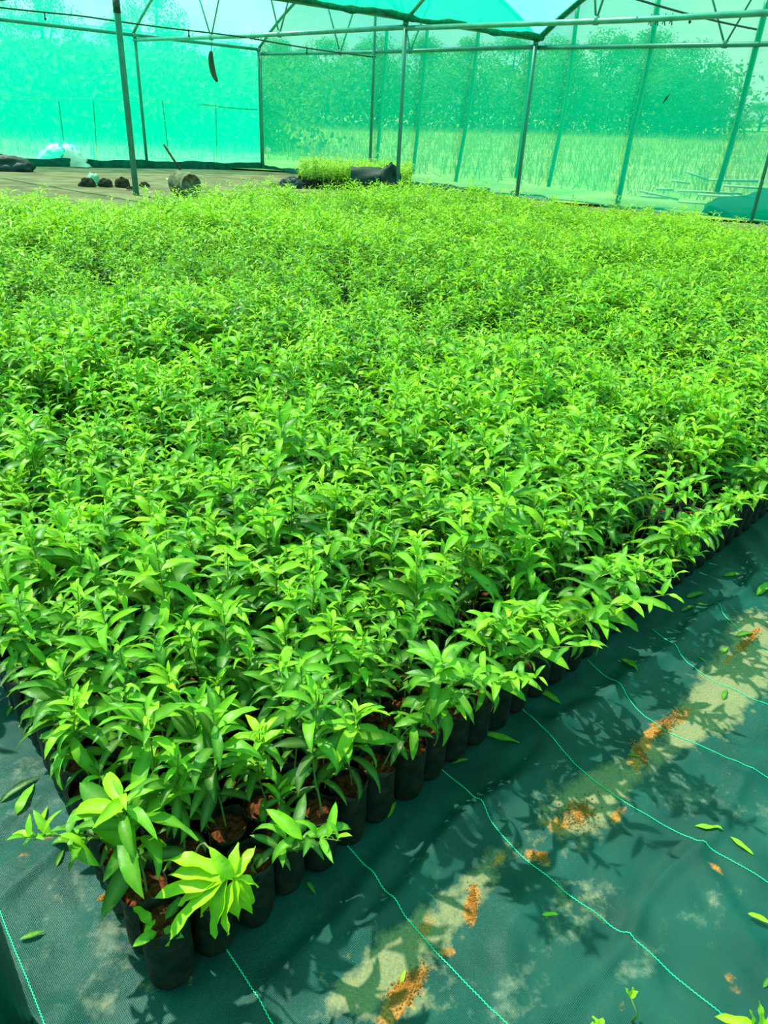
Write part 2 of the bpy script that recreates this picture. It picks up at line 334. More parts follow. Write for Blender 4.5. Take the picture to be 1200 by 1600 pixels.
for L in LINES:
    P = np.array([gp(*q)[:2] for q in L]); seg = np.concatenate([[0], np.cumsum(np.hypot(*np.diff(P, axis=0).T))])
    # catmull-like smoothing by dense linear + box filter
    n = max(20, int(seg[-1] / .0035)); s = np.linspace(0, seg[-1], n)
    X = np.interp(s, seg, P[:, 0]); Y = np.interp(s, seg, P[:, 1]); k = 25
    if n > 2 * k:
        pad = lambda a: np.concatenate([2 * a[0] - a[1:k + 1][::-1], a, 2 * a[-1] - a[-k - 1:-1][::-1]])
        X = np.convolve(pad(X), np.ones(2 * k + 1) / (2 * k + 1), 'valid'); Y = np.convolve(pad(Y), np.ones(2 * k + 1) / (2 * k + 1), 'valid')
    T = np.gradient(np.stack([X, Y], -1), axis=0); T /= np.linalg.norm(T, axis=1)[:, None]; side = np.stack([-T[:, 1], T[:, 0]], -1)
    zig = np.where(np.arange(len(X)) % 2, .0009, -.0009)
    P3 = np.stack([X + side[:, 0] * zig, Y + side[:, 1] * zig, mat_z(X, Y) + .0012], -1)
    MB().tube(P3, .0013, 5).obj('stitched_thread', M_THREAD, weed)

# ------------------------------------------------------------ net walls and roof
def sheet(name, fn, nu, nv, mat):
    u, v = np.meshgrid(np.linspace(0, 1, nu), np.linspace(0, 1, nv)); V = fn(u.ravel(), v.ravel())
    i = np.arange(nv - 1)[:, None] * nu; j = np.arange(nu - 1)[None, :]
    Qd = np.stack([i + j, i + j + 1, i + nu + j + 1, i + nu + j], -1).reshape(-1, 4)
    return tag(obj(name, mesh(name, V, [Qd], mat)), kind='structure')
def wall_fn(a, b, top, bulge):
    a = np.array(a); b = np.array(b); d = b - a; nrm = np.array([-d[1], d[0], 0]); nrm /= np.linalg.norm(nrm)
    def fn(u, v):
        P = a[None] + u[:, None] * d[None]; z = v * top(u)
        off = bulge * (np.sin(u * 31) * .5 + np.sin(u * 11 + v * 3)) * np.sin(v * math.pi)
        P = P + nrm[None] * off[:, None]; P[:, 2] = z; return P
    return fn
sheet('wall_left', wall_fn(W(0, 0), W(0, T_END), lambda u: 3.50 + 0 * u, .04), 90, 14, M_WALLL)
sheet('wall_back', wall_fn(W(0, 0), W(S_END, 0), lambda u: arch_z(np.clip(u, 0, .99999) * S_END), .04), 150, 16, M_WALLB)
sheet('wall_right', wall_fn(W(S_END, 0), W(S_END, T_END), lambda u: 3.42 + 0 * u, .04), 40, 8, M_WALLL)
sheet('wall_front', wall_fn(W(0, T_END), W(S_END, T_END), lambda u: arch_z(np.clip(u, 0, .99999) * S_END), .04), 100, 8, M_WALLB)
def roof_fn(u, v):
    s = u * S_END; t_ = v * T_END; q = np.clip(s, 0, S_END - 1e-4)
    sag = .05 * np.abs(np.sin(v * T_END / BAYT * math.pi)) * (arch_z(q) > 3.6)
    P = C0[None] + s[:, None] * RW[None] + t_[:, None] * LW[None]; P[:, 2] = arch_z(q) + .06 - sag; return P
sheet('ceiling', roof_fn, 91, 61, M_ROOF)
# seam band across the left wall net, hem at the foot
def strip(a, b, z0, z1, n=60, wob=.02):
    u = np.linspace(0, 1, n)[:, None]; P = a[None] * (1 - u) + b[None] * u; P[:, 2] = 0; zz = wob * np.sin(u[:, 0] * 40) + wob * .6 * np.sin(u[:, 0] * 97)
    lo = P.copy(); hi = P.copy(); lo[:, 2] = z0; hi[:, 2] = z1 + zz; n_ = np.cross((b - a) / np.linalg.norm(b - a), [0, 0, 1]) * .02
    V = np.concatenate([lo + n_, hi + n_, lo - n_, hi - n_]); i = np.arange(n - 1)
    Qd = np.concatenate([np.stack([i, i + 1, n + i + 1, n + i], -1), np.stack([2 * n + i, 3 * n + i, 3 * n + i + 1, 2 * n + i + 1], -1), np.stack([n + i, n + i + 1, 3 * n + i + 1, 3 * n + i], -1)])
    return V, Qd
inward = (RW + LW) / np.linalg.norm(RW + LW)
V, Qd = strip(W(.10, 0), W(.10, 12), -.02, .20)
tag(obj('trim_1', mesh('trim_1', V, [Qd], M_GROUNDSTRIP)), kind='structure')
V, Qd = strip(W(0, .10), W(9, .10), -.02, .13)
tag(obj('trim_2', mesh('trim_2', V, [Qd], M_GROUNDSTRIP)), kind='structure')

# ------------------------------------------------------------ pipes of the frame
def pipe(name, pts, r, mat, label, cat, group=None, n=10):
    mb = MB().tube(pts, r, n); o = mb.obj(name, mat); return tag(o, label, cat, group)
def post(name, s, t_, z1, r, label, mat=M_PIPE, group='posts of the shade house', base=None):
    b = W(s, t_) if base is None else np.array(base)
    e = empty(name, b); tag(e, label, 'post', group)
    MB().tube([[0, 0, -.02], [0, 0, z1 * .5], [0, 0, z1]], r, 12).obj('pole', mat, e)
    MB().lathe([(r * 1.25, z1 - .09), (r * 1.35, z1 - .08), (r * 1.35, z1 - .01), (r * 1.0, z1)], 12).obj('clamp', mat, e)
    return e
post('corner_post', .06, .06, 3.42, .045, 'green steel post in the far corner where the two net walls meet')
post('wall_post', .22, .12, 3.3, .03, 'thin green pipe standing just left of the corner post')
post('wall_post', 4.8, .08, 5.35, .04, 'tall thin post on the back net wall, first to the right of the corner')
post('wall_post', 9.82, .08, 3.42, .048, 'post at the low end of the rolled net edge, on the back wall')
post('wall_post', 15.6, .08, 5.2, .035, 'post at the right edge of the photo beside the pole heap')
post('wall_post', .08, BAYT, 3.42, .045, 'slim green post against the left net wall, behind the thick post')
post('inner_post', 9.82, BAYT, 3.42, .045, 'inner green post behind the black sheet bundle, under the rolled net edge')
tp = post('inner_post', 0, 0, 4.7, .058, 'thick green post in front of the left wall, rising out of the seedlings', M_POST, base=gp(213, 304))
MB().tube([[0, 0, 3.0], [0, 0, 3.22]], .066, 12).obj('dark_band', M_DARKHOSE, tp)

def arcpts(s0, t_, n=17): return [W(s0 + BW * q / (n - 1), t_, arch_z(min(s0 + BW * q / (n - 1), s0 + BW - 1e-4))) for q in range(n)]
def truss(t_, s0, s1, mat, label, webs):
    e = empty('roof_truss', W(s0, t_, 0)); tag(e, label, 'roof truss', 'roof trusses of the shade house'); o = np.array(W(s0, t_, 0))
    def add(nm, pts, r): return MB().tube(np.array(pts) - o, r, 8).obj(nm, mat, e)
    add('tie_beam', [W(s0, t_, 3.27), W((s0 + s1) / 2, t_, 3.25), W(s1, t_, 3.29)], .048)
    add('arch', np.array([W(s0 + (s1 - s0) * q / 20, t_, arch_z(s0 + min((s1 - s0) * q / 20, BW - 1e-4))) for q in range(21)]), .042)
    for wv_, a_, b_ in webs:
        for sgn in (a_, b_):
            add('web_bar', [W(wv_, t_, 3.25), W(wv_ + sgn, t_, arch_z(wv_ + sgn))], .02)
        MB().box(np.array(W(wv_, t_, 3.26)) - o, (.09, .09, .13)).obj('gusset', mat, e)
for k, lab in ((0, 'far truss on the back net wall, left bay'), (1, 'second truss from the back wall, left bay, above the slim left wall post')):
    truss(k * BAYT, 0, BW - 1e-3, M_PIPE if k == 0 else M_CHROME, lab, [(3.45, -.8, 1.05), (6.0, -.8, .9)])
truss(0, BW, 2 * BW - 1e-3, M_PIPE, 'far truss on the back net wall, right bay', [(14.15, -1.1, .9)])
truss(BAYT, BW, 2 * BW - 1e-3, M_CHROME, 'bright truss crossing the top right corner, above the back wall', [(14.1, -.5, .5), (17.3, -.6, .6)])
truss(2.55 * BAYT, 0, BW - 1e-3, M_PIPE, 'nearest truss, its tie beam just entering the top left corner', [])
pipe('eave_beam', [W(0.06, 0, 3.38), W(.06, T_END / 2, 3.40), W(.06, T_END, 3.42)], .045, M_PIPE, 'long green eave pipe along the top of the left net wall', 'beam')
pipe('valley_beam', [W(BW, 0, 3.44), W(BW, T_END / 2, 3.44), W(BW, T_END, 3.44)], .045, M_PIPE, 'green valley pipe between the two roof bays, wrapped by rolled net', 'beam')
# rolled edge of the net under the valley
tt = np.linspace(0, T_END, 220); rr = .055 + .012 * np.sin(tt * 5) + .010 * np.sin(tt * 13 + 1)
pts = np.array([W(BW + .10 + .02 * math.sin(q * 7), q, 3.46 + .03 * math.sin(q * 3.1)) for q in tt])
o = MB().tube(pts, rr, 8).obj('rolled_net_edge', M_NETROLL); tag(o, 'dark green rolled net edge running along the valley of the roof', 'net edge')
# net wrapped along the right bay arch, hanging flap at its foot
pts = np.array([W(BW + q, .12, arch_z(BW + q) - .03) for q in np.linspace(.02, 3.2, 26)])
o = MB().tube(pts, .05, 8).obj('arch_net_edge', M_NETROLL); tag(o, 'dark green net edge tied along the right bay arch', 'net edge')
# misting hoses with small hangers
def hose(s, label, z=3.25, zend=3.13):
    e = empty('misting_hose', W(s, 0, 0)); tag(e, label, 'hose', 'misting hoses under the roof'); o = np.array(W(s, 0, 0))
    P = [W(s, q, zend + (z - zend) * min(1, q / 5) - .03 * abs(math.sin(q * .8))) - o for q in np.linspace(0, T_END * .8, 60)]
    MB().tube(P, .018, 6).obj('line', M_DARKHOSE, e)
    for q in (2.2, 5.4, 8.6):
        z_ = zend + (z - zend) * min(1, q / 5); mb = MB(); mb.tube([W(s, q, z_) - o, W(s, q, z_ - .12) - o], .014, 6); mb.lathe([(.0, z_ - .17), (.03, z_ - .14), (.012, z_ - .10)], 8, c=(LW * q)); mb.obj('nozzle', M_DARKHOSE, e)
hose(4.8, 'thin dark hose running under the left bay to the back wall')
hose(14.7, 'thin dark hose crossing the top right corner to the back wall', 3.58, 3.50)
def clips(s0, n, label):
    for k in range(n):
        c = W(s0 + k * .12, BAYT, 3.22); mb = MB(); mb.tube([c + [0, 0, .1], c + [0.0, 0, .02], c + [.02, 0, -.07]], .009, 5); mb.tube([c + [0, 0, .02], c + [-.03, 0, -.05]], .008, 5)
        tag(mb.obj('wire_tie', M_DARKHOSE), ['leftmost', 'second from the left', 'third from the left', 'rightmost'][k] + label, 'wire tie', 'wire ties hanging on the truss tie beams')
clips(5.0, 4, ' of four small wire ties right of the hanging pod')
clips(15.1, 4, ' of four small wire ties on the beam, top right')
# leaning poles outside the back net
def px_out(x, y, off):
    n = np.array([-RW[1], RW[0], 0]); n = n if n @ LW < 0 else -n; P = C0 + n * off; d = ray(x, y); t_ = ((P - CAM) @ n) / (d @ n); return CAM + t_ * d
OUT = [[(605, 40), (598, 150), (588, 262)], [(668, 40), (658, 160), (645, 272)], [(750, 30), (735, 160), (712, 284)], [(830, 70), (822, 170), (806, 278)], [(903, 10), (885, 160), (857, 292)],
       [(1030, -10), (1012, 110), (985, 215), (975, 270), (964, 322)], [(1200, 0), (1172, 110), (1150, 200), (1120, 300)]]
OL = ['directly right of the first wall post', 'just right of the inner post', 'midway along the back wall', 'just left of the post under the rolled net', 'just right of the post under the rolled net', 'thickest and most bent, before the big tree', 'rightmost, in front of the sky gap']
for k, (L, lb) in enumerate(zip(OUT, OL)):
    P = np.array([px_out(x, y, .12) for x, y in L]); s = np.linspace(0, len(P) - 1, 16); Pf = np.stack([np.interp(s, np.arange(len(P)), P[:, a]) for a in range(3)], -1)
    for _ in range(2): Pf[1:-1] = (Pf[:-2] + 2 * Pf[1:-1] + Pf[2:]) / 4
    pipe('leaning_pole', Pf, .05 if k < 5 else .06, M_POST, 'leaning pole outside the back net, ' + lb, 'pole', 'leaning poles outside the back net')
def px_left(x, y, off):
    n = np.array([-LW[1], LW[0], 0]); n = n if n @ RW < 0 else -n; P = C0 + n * off; d = ray(x, y); t_ = ((P - CAM) @ n) / (d @ n); return CAM + t_ * d
for x0, x1, lb in [(88, 100, 'leftmost of four faint ones'), (142, 148, 'just left of the thick inner post'), (250, 262, 'right of the slim wall post'), (331, 335, 'nearest the far corner')]:
    pipe('outside_stake', [px_left(x0, 150, .1), px_left((x0 + x1) / 2, 205, .1), px_left(x1, 262, .1)], .013, M_POST, 'faint stake behind the left net, ' + lb, 'stake', 'stakes behind the left net')
P = [px_left(x, y, -.03) for x, y in [(-10, 148), (60, 153), (140, 154), (185, 156), (225, 159), (260, 161), (320, 163), (402, 170)]]
pipe('net_seam', P, .008, simple('seam_cord', (.15, .75, .55), .6, .3), 'thin pale seam cord running across the left net at mid height', 'seam', n=6)
# hanging pod
a = gp(333, 80); n_ = np.array([-RW[1], RW[0], 0]); P = PL
def on_near(x, y): d = ray(x, y); t_ = ((P - CAM) @ n_) / (d @ n_); return CAM + t_ * d
Lp0 = [on_near(*q) for q in [(330, 80), (329, 90), (331, 104), (334, 117), (339, 127)]]
Lp0 = np.array(Lp0); Lp = [np.array([np.interp(q, range(5), Lp0[:, a]) for a in range(3)]) for q in np.linspace(0, 4, 13)]
for _ in range(2): Lp = [Lp[0]] + [(Lp[q - 1] + 2 * Lp[q] + Lp[q + 1]) / 4 for q in range(1, 12)] + [Lp[12]]
e = empty('hanging_pod', Lp[0]); tag(e, 'dark curved pod hanging on a string under the truss, before the left net', 'pod')
MB().tube([q - Lp[0] for q in Lp], list(.02 + .058 * np.sin(np.linspace(.05, .97, 13) * math.pi) ** .6), 12).obj('pod', M_POD, e)
MB().tube([np.zeros(3), on_near(331, 66) - Lp[0], on_near(329, 57) - Lp[0]], .008, 5).obj('string', M_DARKHOSE, e)

# ------------------------------------------------------------ leaves
def leaf(L, Wd, seg, up0, droop, fold_, wavy, rng):
    """one leaf: starts at origin along +x; returns V (seg+1)*3, rib"""
    s = np.linspace(0, 1, seg + 1); th = up0 - droop * s ** 1.2; ds = L / seg
    cx = np.concatenate([[0], np.cumsum(np.cos((th[1:] + th[:-1]) / 2)) * ds]); cz = np.concatenate([[0], np.cumsum(np.sin((th[1:] + th[:-1]) / 2)) * ds])
    if seg == 1: return None
    wdt = Wd / 2 * np.sin(np.clip(s, .0, 1) ** .78 * math.pi) ** .85; wdt[0] = Wd * .03; wdt[-1] = Wd * .01
    ph = rng.uniform(0, 6); side = np.sin(s * 1.5 + ph) * L * .04; wz = wavy * Wd * np.sin(s * 13 + ph)
    nx, nzv = -np.sin(th), np.cos(th)
    Lv = np.stack([cx + nx * (wdt * fold_ + wz), side + wdt, cz + nzv * (wdt * fold_ + wz)], -1)
    Cv = np.stack([cx, side, cz], -1)
    Rv = np.stack([cx + nx * (wdt * fold_ - wz), side - wdt, cz + nzv * (wdt * fold_ - wz)], -1)
    V = np.stack([Lv, Cv, Rv], 1).reshape(-1, 3); return V
def leaf_quads(seg):
    q = []
    for k in range(seg):
        a = k * 3; q += [[a, a + 1, a + 4, a + 3], [a + 1, a + 2, a + 5, a + 4]]
    return np.array(q)
def rotz(a): c, s = math.cos(a), math.sin(a); return np.array([[c, -s, 0], [s, c, 0], [0, 0, 1]])
def rotx(a): c, s = math.cos(a), math.sin(a); return np.array([[1, 0, 0], [0, c, -s], [0, s, c]])
def plant(rng, h, nl, seg, lean=0.0, lscale=1.0, tone0=0.5, stem_sides=5):
    """returns dict foliage (V, Q, tone, rib) and stem (V, Q); base at origin (soil surface)"""
    ax = rng.uniform(-.05, .05, 2) + np.array([lean, 0]); k = 7; s = np.linspace(0, 1, k)
    cv = np.stack([h * (ax[0] * s + lean * .9 * s ** 2.5) + .006 * np.sin(s * 7 + rng.uniform(0, 6)), h * ax[1] * s + .006 * np.sin(s * 5 + rng.uniform(0, 6)), h * s * (1 - .25 * abs(lean) * s)], -1)
    FV, FQ, FT, FR = [], [], [], []; n = 0; q0 = leaf_quads(seg); phi = rng.uniform(0, 6)
    for i in range(nl):
        f = .22 + .78 * (i / (nl - 1)) ** .8; f = min(1, f + rng.uniform(-.02, .02)); b = np.array([np.interp(f, s, cv[:, a]) for a in range(3)])
        top = i / (nl - 1); L = (.058 + .040 * math.sin(min(1, top * 1.15) * math.pi * .8 + .4)) * rng.uniform(.75, 1.25) * lscale
        if top > .88: L *= .62
        Wd = L * rng.uniform(.20, .30); up0 = R(rng.uniform(-15, 50)) + top * .5; dr = R(rng.uniform(50, 150)) * (1 - .4 * top)
        V = leaf(L, Wd, seg, up0, dr, rng.uniform(.15, .6), rng.uniform(.02, .10), rng)
        phi += 2.4 + rng.uniform(-.5, .5); M = rotz(phi) @ rotx(rng.uniform(-.5, .5)); V = V @ M.T + b
        FV.append(V); FQ.append(q0 + n); n += len(V)
        tn = np.clip(tone0 - .40 + .52 * top + rng.uniform(-.24, .24), 0, 1); FT.append(np.full(len(V), tn)); rb = np.zeros((len(V) // 3, 3)); rb[:, 1] = 1; FR.append(rb.ravel())  # lower leaves darker: older growth, with canopy shade painted into the tone
    st = MB().tube(cv, np.linspace(.0024, .0009, k), stem_sides, cap=False)
    return dict(V=np.concatenate(FV), Q=np.concatenate(FQ), tone=np.concatenate(FT), rib=np.concatenate(FR), sV=np.concatenate(st.V), sQ=st.Q[0])

BAG_H = .165; SOIL_Z = .145; BAG_R = .0425
def bag_mesh(name, rng, sides=18, full=True):
    ph = rng.uniform(0, 6, 4); am = rng.uniform(.02, .045, 3); rim = np.convolve(np.tile(rng.uniform(-.014, .012, sides), 3), [.25, .5, .25], 'same')[sides:2 * sides]
    prof = [(.030, .001), (.038, .004), (BAG_R * .98, .016), (BAG_R * 1.0, .032), (BAG_R * 1.01, .05), (BAG_R * .99, .070), (BAG_R * 1.0, .09), (BAG_R * .985, .108), (BAG_R * 1.0, .125), (BAG_R * .98, SOIL_Z), (BAG_R * 1.01, BAG_H), (BAG_R * .985, BAG_H - .0005), (BAG_R * .95, SOIL_Z - .012)]
    def warp(k, th): 
        w_ = 1 + am[0] * np.sin(3 * th + ph[0] + k * .25) + am[1] * np.sin(5 * th + ph[1] - k * .4) * (k > 3) + am[2] * .6 * np.sin(9 * th + k * .9)
        return np.minimum(w_ + (rng.uniform(-.022, .022, len(th)) if 1 < k < 11 else 0), 1.04)
    mb = MB().lathe(prof, sides, warp=warp); V = np.concatenate(mb.V); 
    for k in (10, 11): V[k * sides:(k + 1) * sides, 2] += rim + .005 * np.sin(2 * np.arange(sides) / sides * 2 * math.pi + ph[3])
    Q = mb.Q[0]; T = [[len(V), (q + 1) % sides, q] for q in range(sides)]; V = np.vstack([V, [0, 0, .001]])
    return V, Q, np.array(T)
def soil_mesh(rng, sides=18, rings=5):
    V = [[0, 0, SOIL_Z + rng.uniform(0, .006)]]; 
    for r in range(1, rings + 1):
        for q in range(sides):
            a = q / sides * 2 * math.pi; rr = BAG_R * .955 * r / rings; V.append([rr * math.cos(a), rr * math.sin(a), SOIL_Z - .004 + (rng.uniform(-.003, .008) if r < rings else -.002)])
    T = [[0, 1 + q, 1 + (q + 1) % sides] for q in range(sides)]; Q = []
    for r in range(rings - 1):
        for q in range(sides): a = 1 + r * sides + q; b_ = 1 + r * sides + (q + 1) % sides; Q.append([a, a + sides, b_ + sides, b_])
    return np.array(V), np.array(Q), np.array(T)

# ------------------------------------------------------------ individual seedlings (nearest 300)
rng = np.random.default_rng(5)
bag_me = []; 
for k in range(6): V, Q, T = bag_mesh('grow_bag', rng); bag_me.append(mesh('grow_bag', V, [Q, T], M_BAG))
soil_me = []
for k in range(5): V, Q, T = soil_mesh(rng); soil_me.append(mesh('soil', V, [Q, T], M_SOIL))
def plant_meshes(pl):
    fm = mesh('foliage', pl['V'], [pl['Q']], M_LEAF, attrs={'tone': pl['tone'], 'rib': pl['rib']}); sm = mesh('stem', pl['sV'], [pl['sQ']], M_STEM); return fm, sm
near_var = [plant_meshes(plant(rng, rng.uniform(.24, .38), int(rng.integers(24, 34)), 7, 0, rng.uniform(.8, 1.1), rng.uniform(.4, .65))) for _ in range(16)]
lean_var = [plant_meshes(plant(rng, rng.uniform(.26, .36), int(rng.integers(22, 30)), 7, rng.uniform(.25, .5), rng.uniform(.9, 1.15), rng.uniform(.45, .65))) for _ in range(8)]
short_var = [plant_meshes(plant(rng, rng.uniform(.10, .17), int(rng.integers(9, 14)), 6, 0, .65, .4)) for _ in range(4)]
protos = {}
def seedling_parts(root, vi, kind, k):
    fm, sm = {'n': near_var, 'l': lean_var, 's': short_var}[kind][vi]
    b = obj('grow_bag', bag_me[k % len(bag_me)], root); s_ = obj('soil', soil_me[k % len(soil_me)], b)
    f_ = obj('foliage', fm, root); st = obj('stem', sm, root)
    return b, s_, f_, st
ORD = ['first', 'second', 'third', 'fourth', 'fifth', 'sixth', 'seventh', 'eighth', 'ninth', 'tenth', 'eleventh', 'twelfth', 'thirteenth', 'fourteenth', 'fifteenth', 'sixteenth', 'seventeenth', 'eighteenth', 'nineteenth', 'twentieth',
       'twenty-first', 'twenty-second', 'twenty-third', 'twenty-fourth', 'twenty-fifth', 'twenty-sixth', 'twenty-seventh', 'twenty-eighth', 'twenty-ninth', 'thirtieth']
def label_for(i, j, kind):
    look = {'n': 'leafy', 'l': 'outward-leaning', 's': 'short'}[kind]
    if i == 0 and j == 0: return 'corner seedling bag nearest the viewer, holding only a few cut leaves'
    if j == 0: return f'{look} seedling, right edge row, {ORD[i]} bag counting from the front corner'
    if i == 0: return f'{look} seedling, left edge row, {ORD[j]} bag counting from the front corner'
    return f'{look} seedling, {ORD[j]} row in from the right edge, {ORD[i]} from the left'
def proj(P):
    v = P - CAM; z = v @ fw; return 600 + F_PX * (v @ RT) / z, 800 - F_PX * (v @ UP) / z, z
cells = []
for i in range(0, 260):
    for j in range(0, 260):
        c = P0 + A1 * SP1 * i + A2 * SP2 * j
        if c[1] > 17.5: break
        x, y, z = proj(np.array([c[0], c[1], .3]))
        if x < -170 or x > 1370: continue
        cells.append((math.hypot(c[0], c[1]), i, j, c))
cells.sort(key=lambda q: q[0])
ymax_x = [-12, -3.9, -3.3, -2.4, -.6, .2, 4.07, 5.76, 9, 12]; ymax_y = [9.0, 9.5, 10.8, 12.6, 14.2, 15.4, 12.6, 11.2, 9.2, 7.4]
far_cells = []; near_cells = []
for d, i, j, c in cells:
    x, y, z = proj(np.array([c[0], c[1], .16]))
    if c[1] > np.interp(c[0], ymax_x, ymax_y): continue
    if len(near_cells) < 300 and -20 < x < 1220: near_cells.append((i, j, c))
    else: far_cells.append((d, i, j, c))
rng2 = np.random.default_rng(21)
SEED_COUNT = 0
proto = {}
def copy_tree(o):
    r = o.copy(); COL.objects.link(r)
    for ch in o.children:
        c = ch.copy(); COL.objects.link(c); c.parent = r
        for g in ch.children: d = g.copy(); COL.objects.link(d); d.parent = c
    return r
hero_cells = {(0, 0), (1, 0)}
for i, j, c in near_cells:
    edge = (j == 0 and i > 1) or (i == 0 and j > 1)
    kind = 'n'
    if (edge and rng2.random() < ((.5 if i < 8 else .85) if j == 0 else .2)) or (j == 1 and i > 6 and rng2.random() < .5): kind = 'l'
    elif rng2.random() < (.35 if j == 0 else .07): kind = 's'
    pool = {'n': near_var, 'l': lean_var, 's': short_var}[kind]; vi = int(rng2.integers(len(pool))); k = int(rng2.integers(30))
    jit = rng2.uniform(-.006, .006, 2); rz = rng2.uniform(0, 6.28)
    if kind == 'l': rz = (math.atan2(-A2[1], -A2[0]) if j <= 1 else math.atan2(-A1[1], -A1[0])) + rng2.uniform(-.8, .8)
    if (i, j) in hero_cells: continue
    r = empty('potted_seedling', (c[0] + jit[0], c[1] + jit[1], .0045), 0)
    key = (kind, vi, k)
    b, s_, f_, st = seedling_parts(r, vi, kind, k); b.rotation_euler = (0, 0, rng2.uniform(0, 6.28))
    sc = rng2.uniform(.78, 1.18)
    for q in (f_, st): q.location = (rng2.uniform(-.008, .008), 0, SOIL_Z - .004); q.rotation_euler = (0, 0, rz); q.scale = (sc, sc, sc)
    st.location = f_.location
    tag(r, label_for(i, j, kind), 'seedling', 'seedlings in black grow bags')

# hero: corner bag with cut leaves, and the drooping bright cluster beside it
def leaves_object(name, specs, mat, parent):
    """specs: list of (base, azimuth, L, W, up0, droop, roll, tone)"""
    FV, FQ, FT, FR = [], [], [], []; n = 0; q0 = leaf_quads(9); rg = np.random.default_rng(3)
    for bse, az, L, Wd, up0, dr, rl, tn in specs:
        V = leaf(L, Wd, 9, up0, dr, .3, .13, rg) @ (rotz(az) @ rotx(rl)).T + np.array(bse); FV.append(V); FQ.append(q0 + n); n += len(V)
        FT.append(np.full(len(V), tn)); rb = np.zeros((len(V) // 3, 3)); rb[:, 1] = 1; FR.append(rb.ravel())
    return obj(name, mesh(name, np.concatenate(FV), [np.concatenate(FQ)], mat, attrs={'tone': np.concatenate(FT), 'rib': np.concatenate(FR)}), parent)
r = empty('potted_seedling', (P0[0], P0[1], .0045)); tag(r, label_for(0, 0, 'n'), 'grow bag', 'seedlings in black grow bags')
b = obj('grow_bag', bag_me[1], r); obj('soil', soil_me[2], b)
leaves_object('cut_leaves', [((-.02, -.012, SOIL_Z + .008), 2.6, .05, .02, .6, .9, .3, .6), ((-.01, -.02, SOIL_Z + .008), 3.9, .045, .018, .5, 1.0, -.4, .5), ((.005, -.015, SOIL_Z + .010), -.4, .04, .018, .3, .8, .5, .45),
              ((0, .0, SOIL_Z + .008), 1.2, .05, .018, .3, .6, .2, .25), ((-.02, 0, SOIL_Z + .006), 4.6, .035, .016, .5, .9, .2, .75)], M_LEAF, r)
c = P0 + A1 * SP1
r = empty('potted_seedling', (c[0], c[1], .0045)); tag(r, 'seedling beside the corner bag, bent over with one large bright drooping leaf cluster', 'seedling', 'seedlings in black grow bags')
b = obj('grow_bag', bag_me[3], r); obj('soil', soil_me[1], b)
tip = gp(365, 1372, .285) - np.array([c[0], c[1], .0045])
cur = np.array([[0, 0, SOIL_Z - .004], [-.012, .0, .20], [-.016, -.004, .255], [.0, -.002, .285], tip * .7 + np.array([0, 0, .30]) * .3, tip])
cur = np.array([[np.interp(q, np.linspace(0, 1, 6), cur[:, a]) for a in range(3)] for q in np.linspace(0, 1, 14)])
MB().tube(cur, np.linspace(.0028, .0013, 14), 6).obj('stem', M_STEM, r)
sp = []
tgt = [(245, 1408, .24, .9), (262, 1465, .20, .85), (300, 1440, .22, .9), (318, 1430, .22, .9), (340, 1440, .21, .95), (358, 1432, .22, .9), (385, 1420, .23, .9), (402, 1385, .26, .95),
       (400, 1325, .30, .9), (380, 1318, .31, .8), (342, 1312, .33, .85), (255, 1352, .29, .8), (262, 1375, .27, .85), (300, 1395, .25, .95), (285, 1420, .24, .9), (328, 1455, .2, .7), (392, 1345, .29, .95), (372, 1430, .22, .85)]
for px, py, zt, tn in tgt:
    f_ = rng2.uniform(.0, 1.0); bb = tip + (np.array([-.022, .004, .006]) * f_ if px < 330 else np.array([.004, .0, 0]) * f_)
    T_ = gp(px, py, zt) - np.array([c[0], c[1], .0045]); d = T_ - bb; hl = math.hypot(d[0], d[1]); L = np.linalg.norm(d) * 1.04; el = math.atan2(d[2], hl)
    dr = R(45); sp.append((bb, math.atan2(d[1], d[0]), L, min(.031, L * .36), el + dr * .52, dr, rng2.uniform(-.5, .5), tn))
leaves_object('foliage', sp, M_LEAF, r)

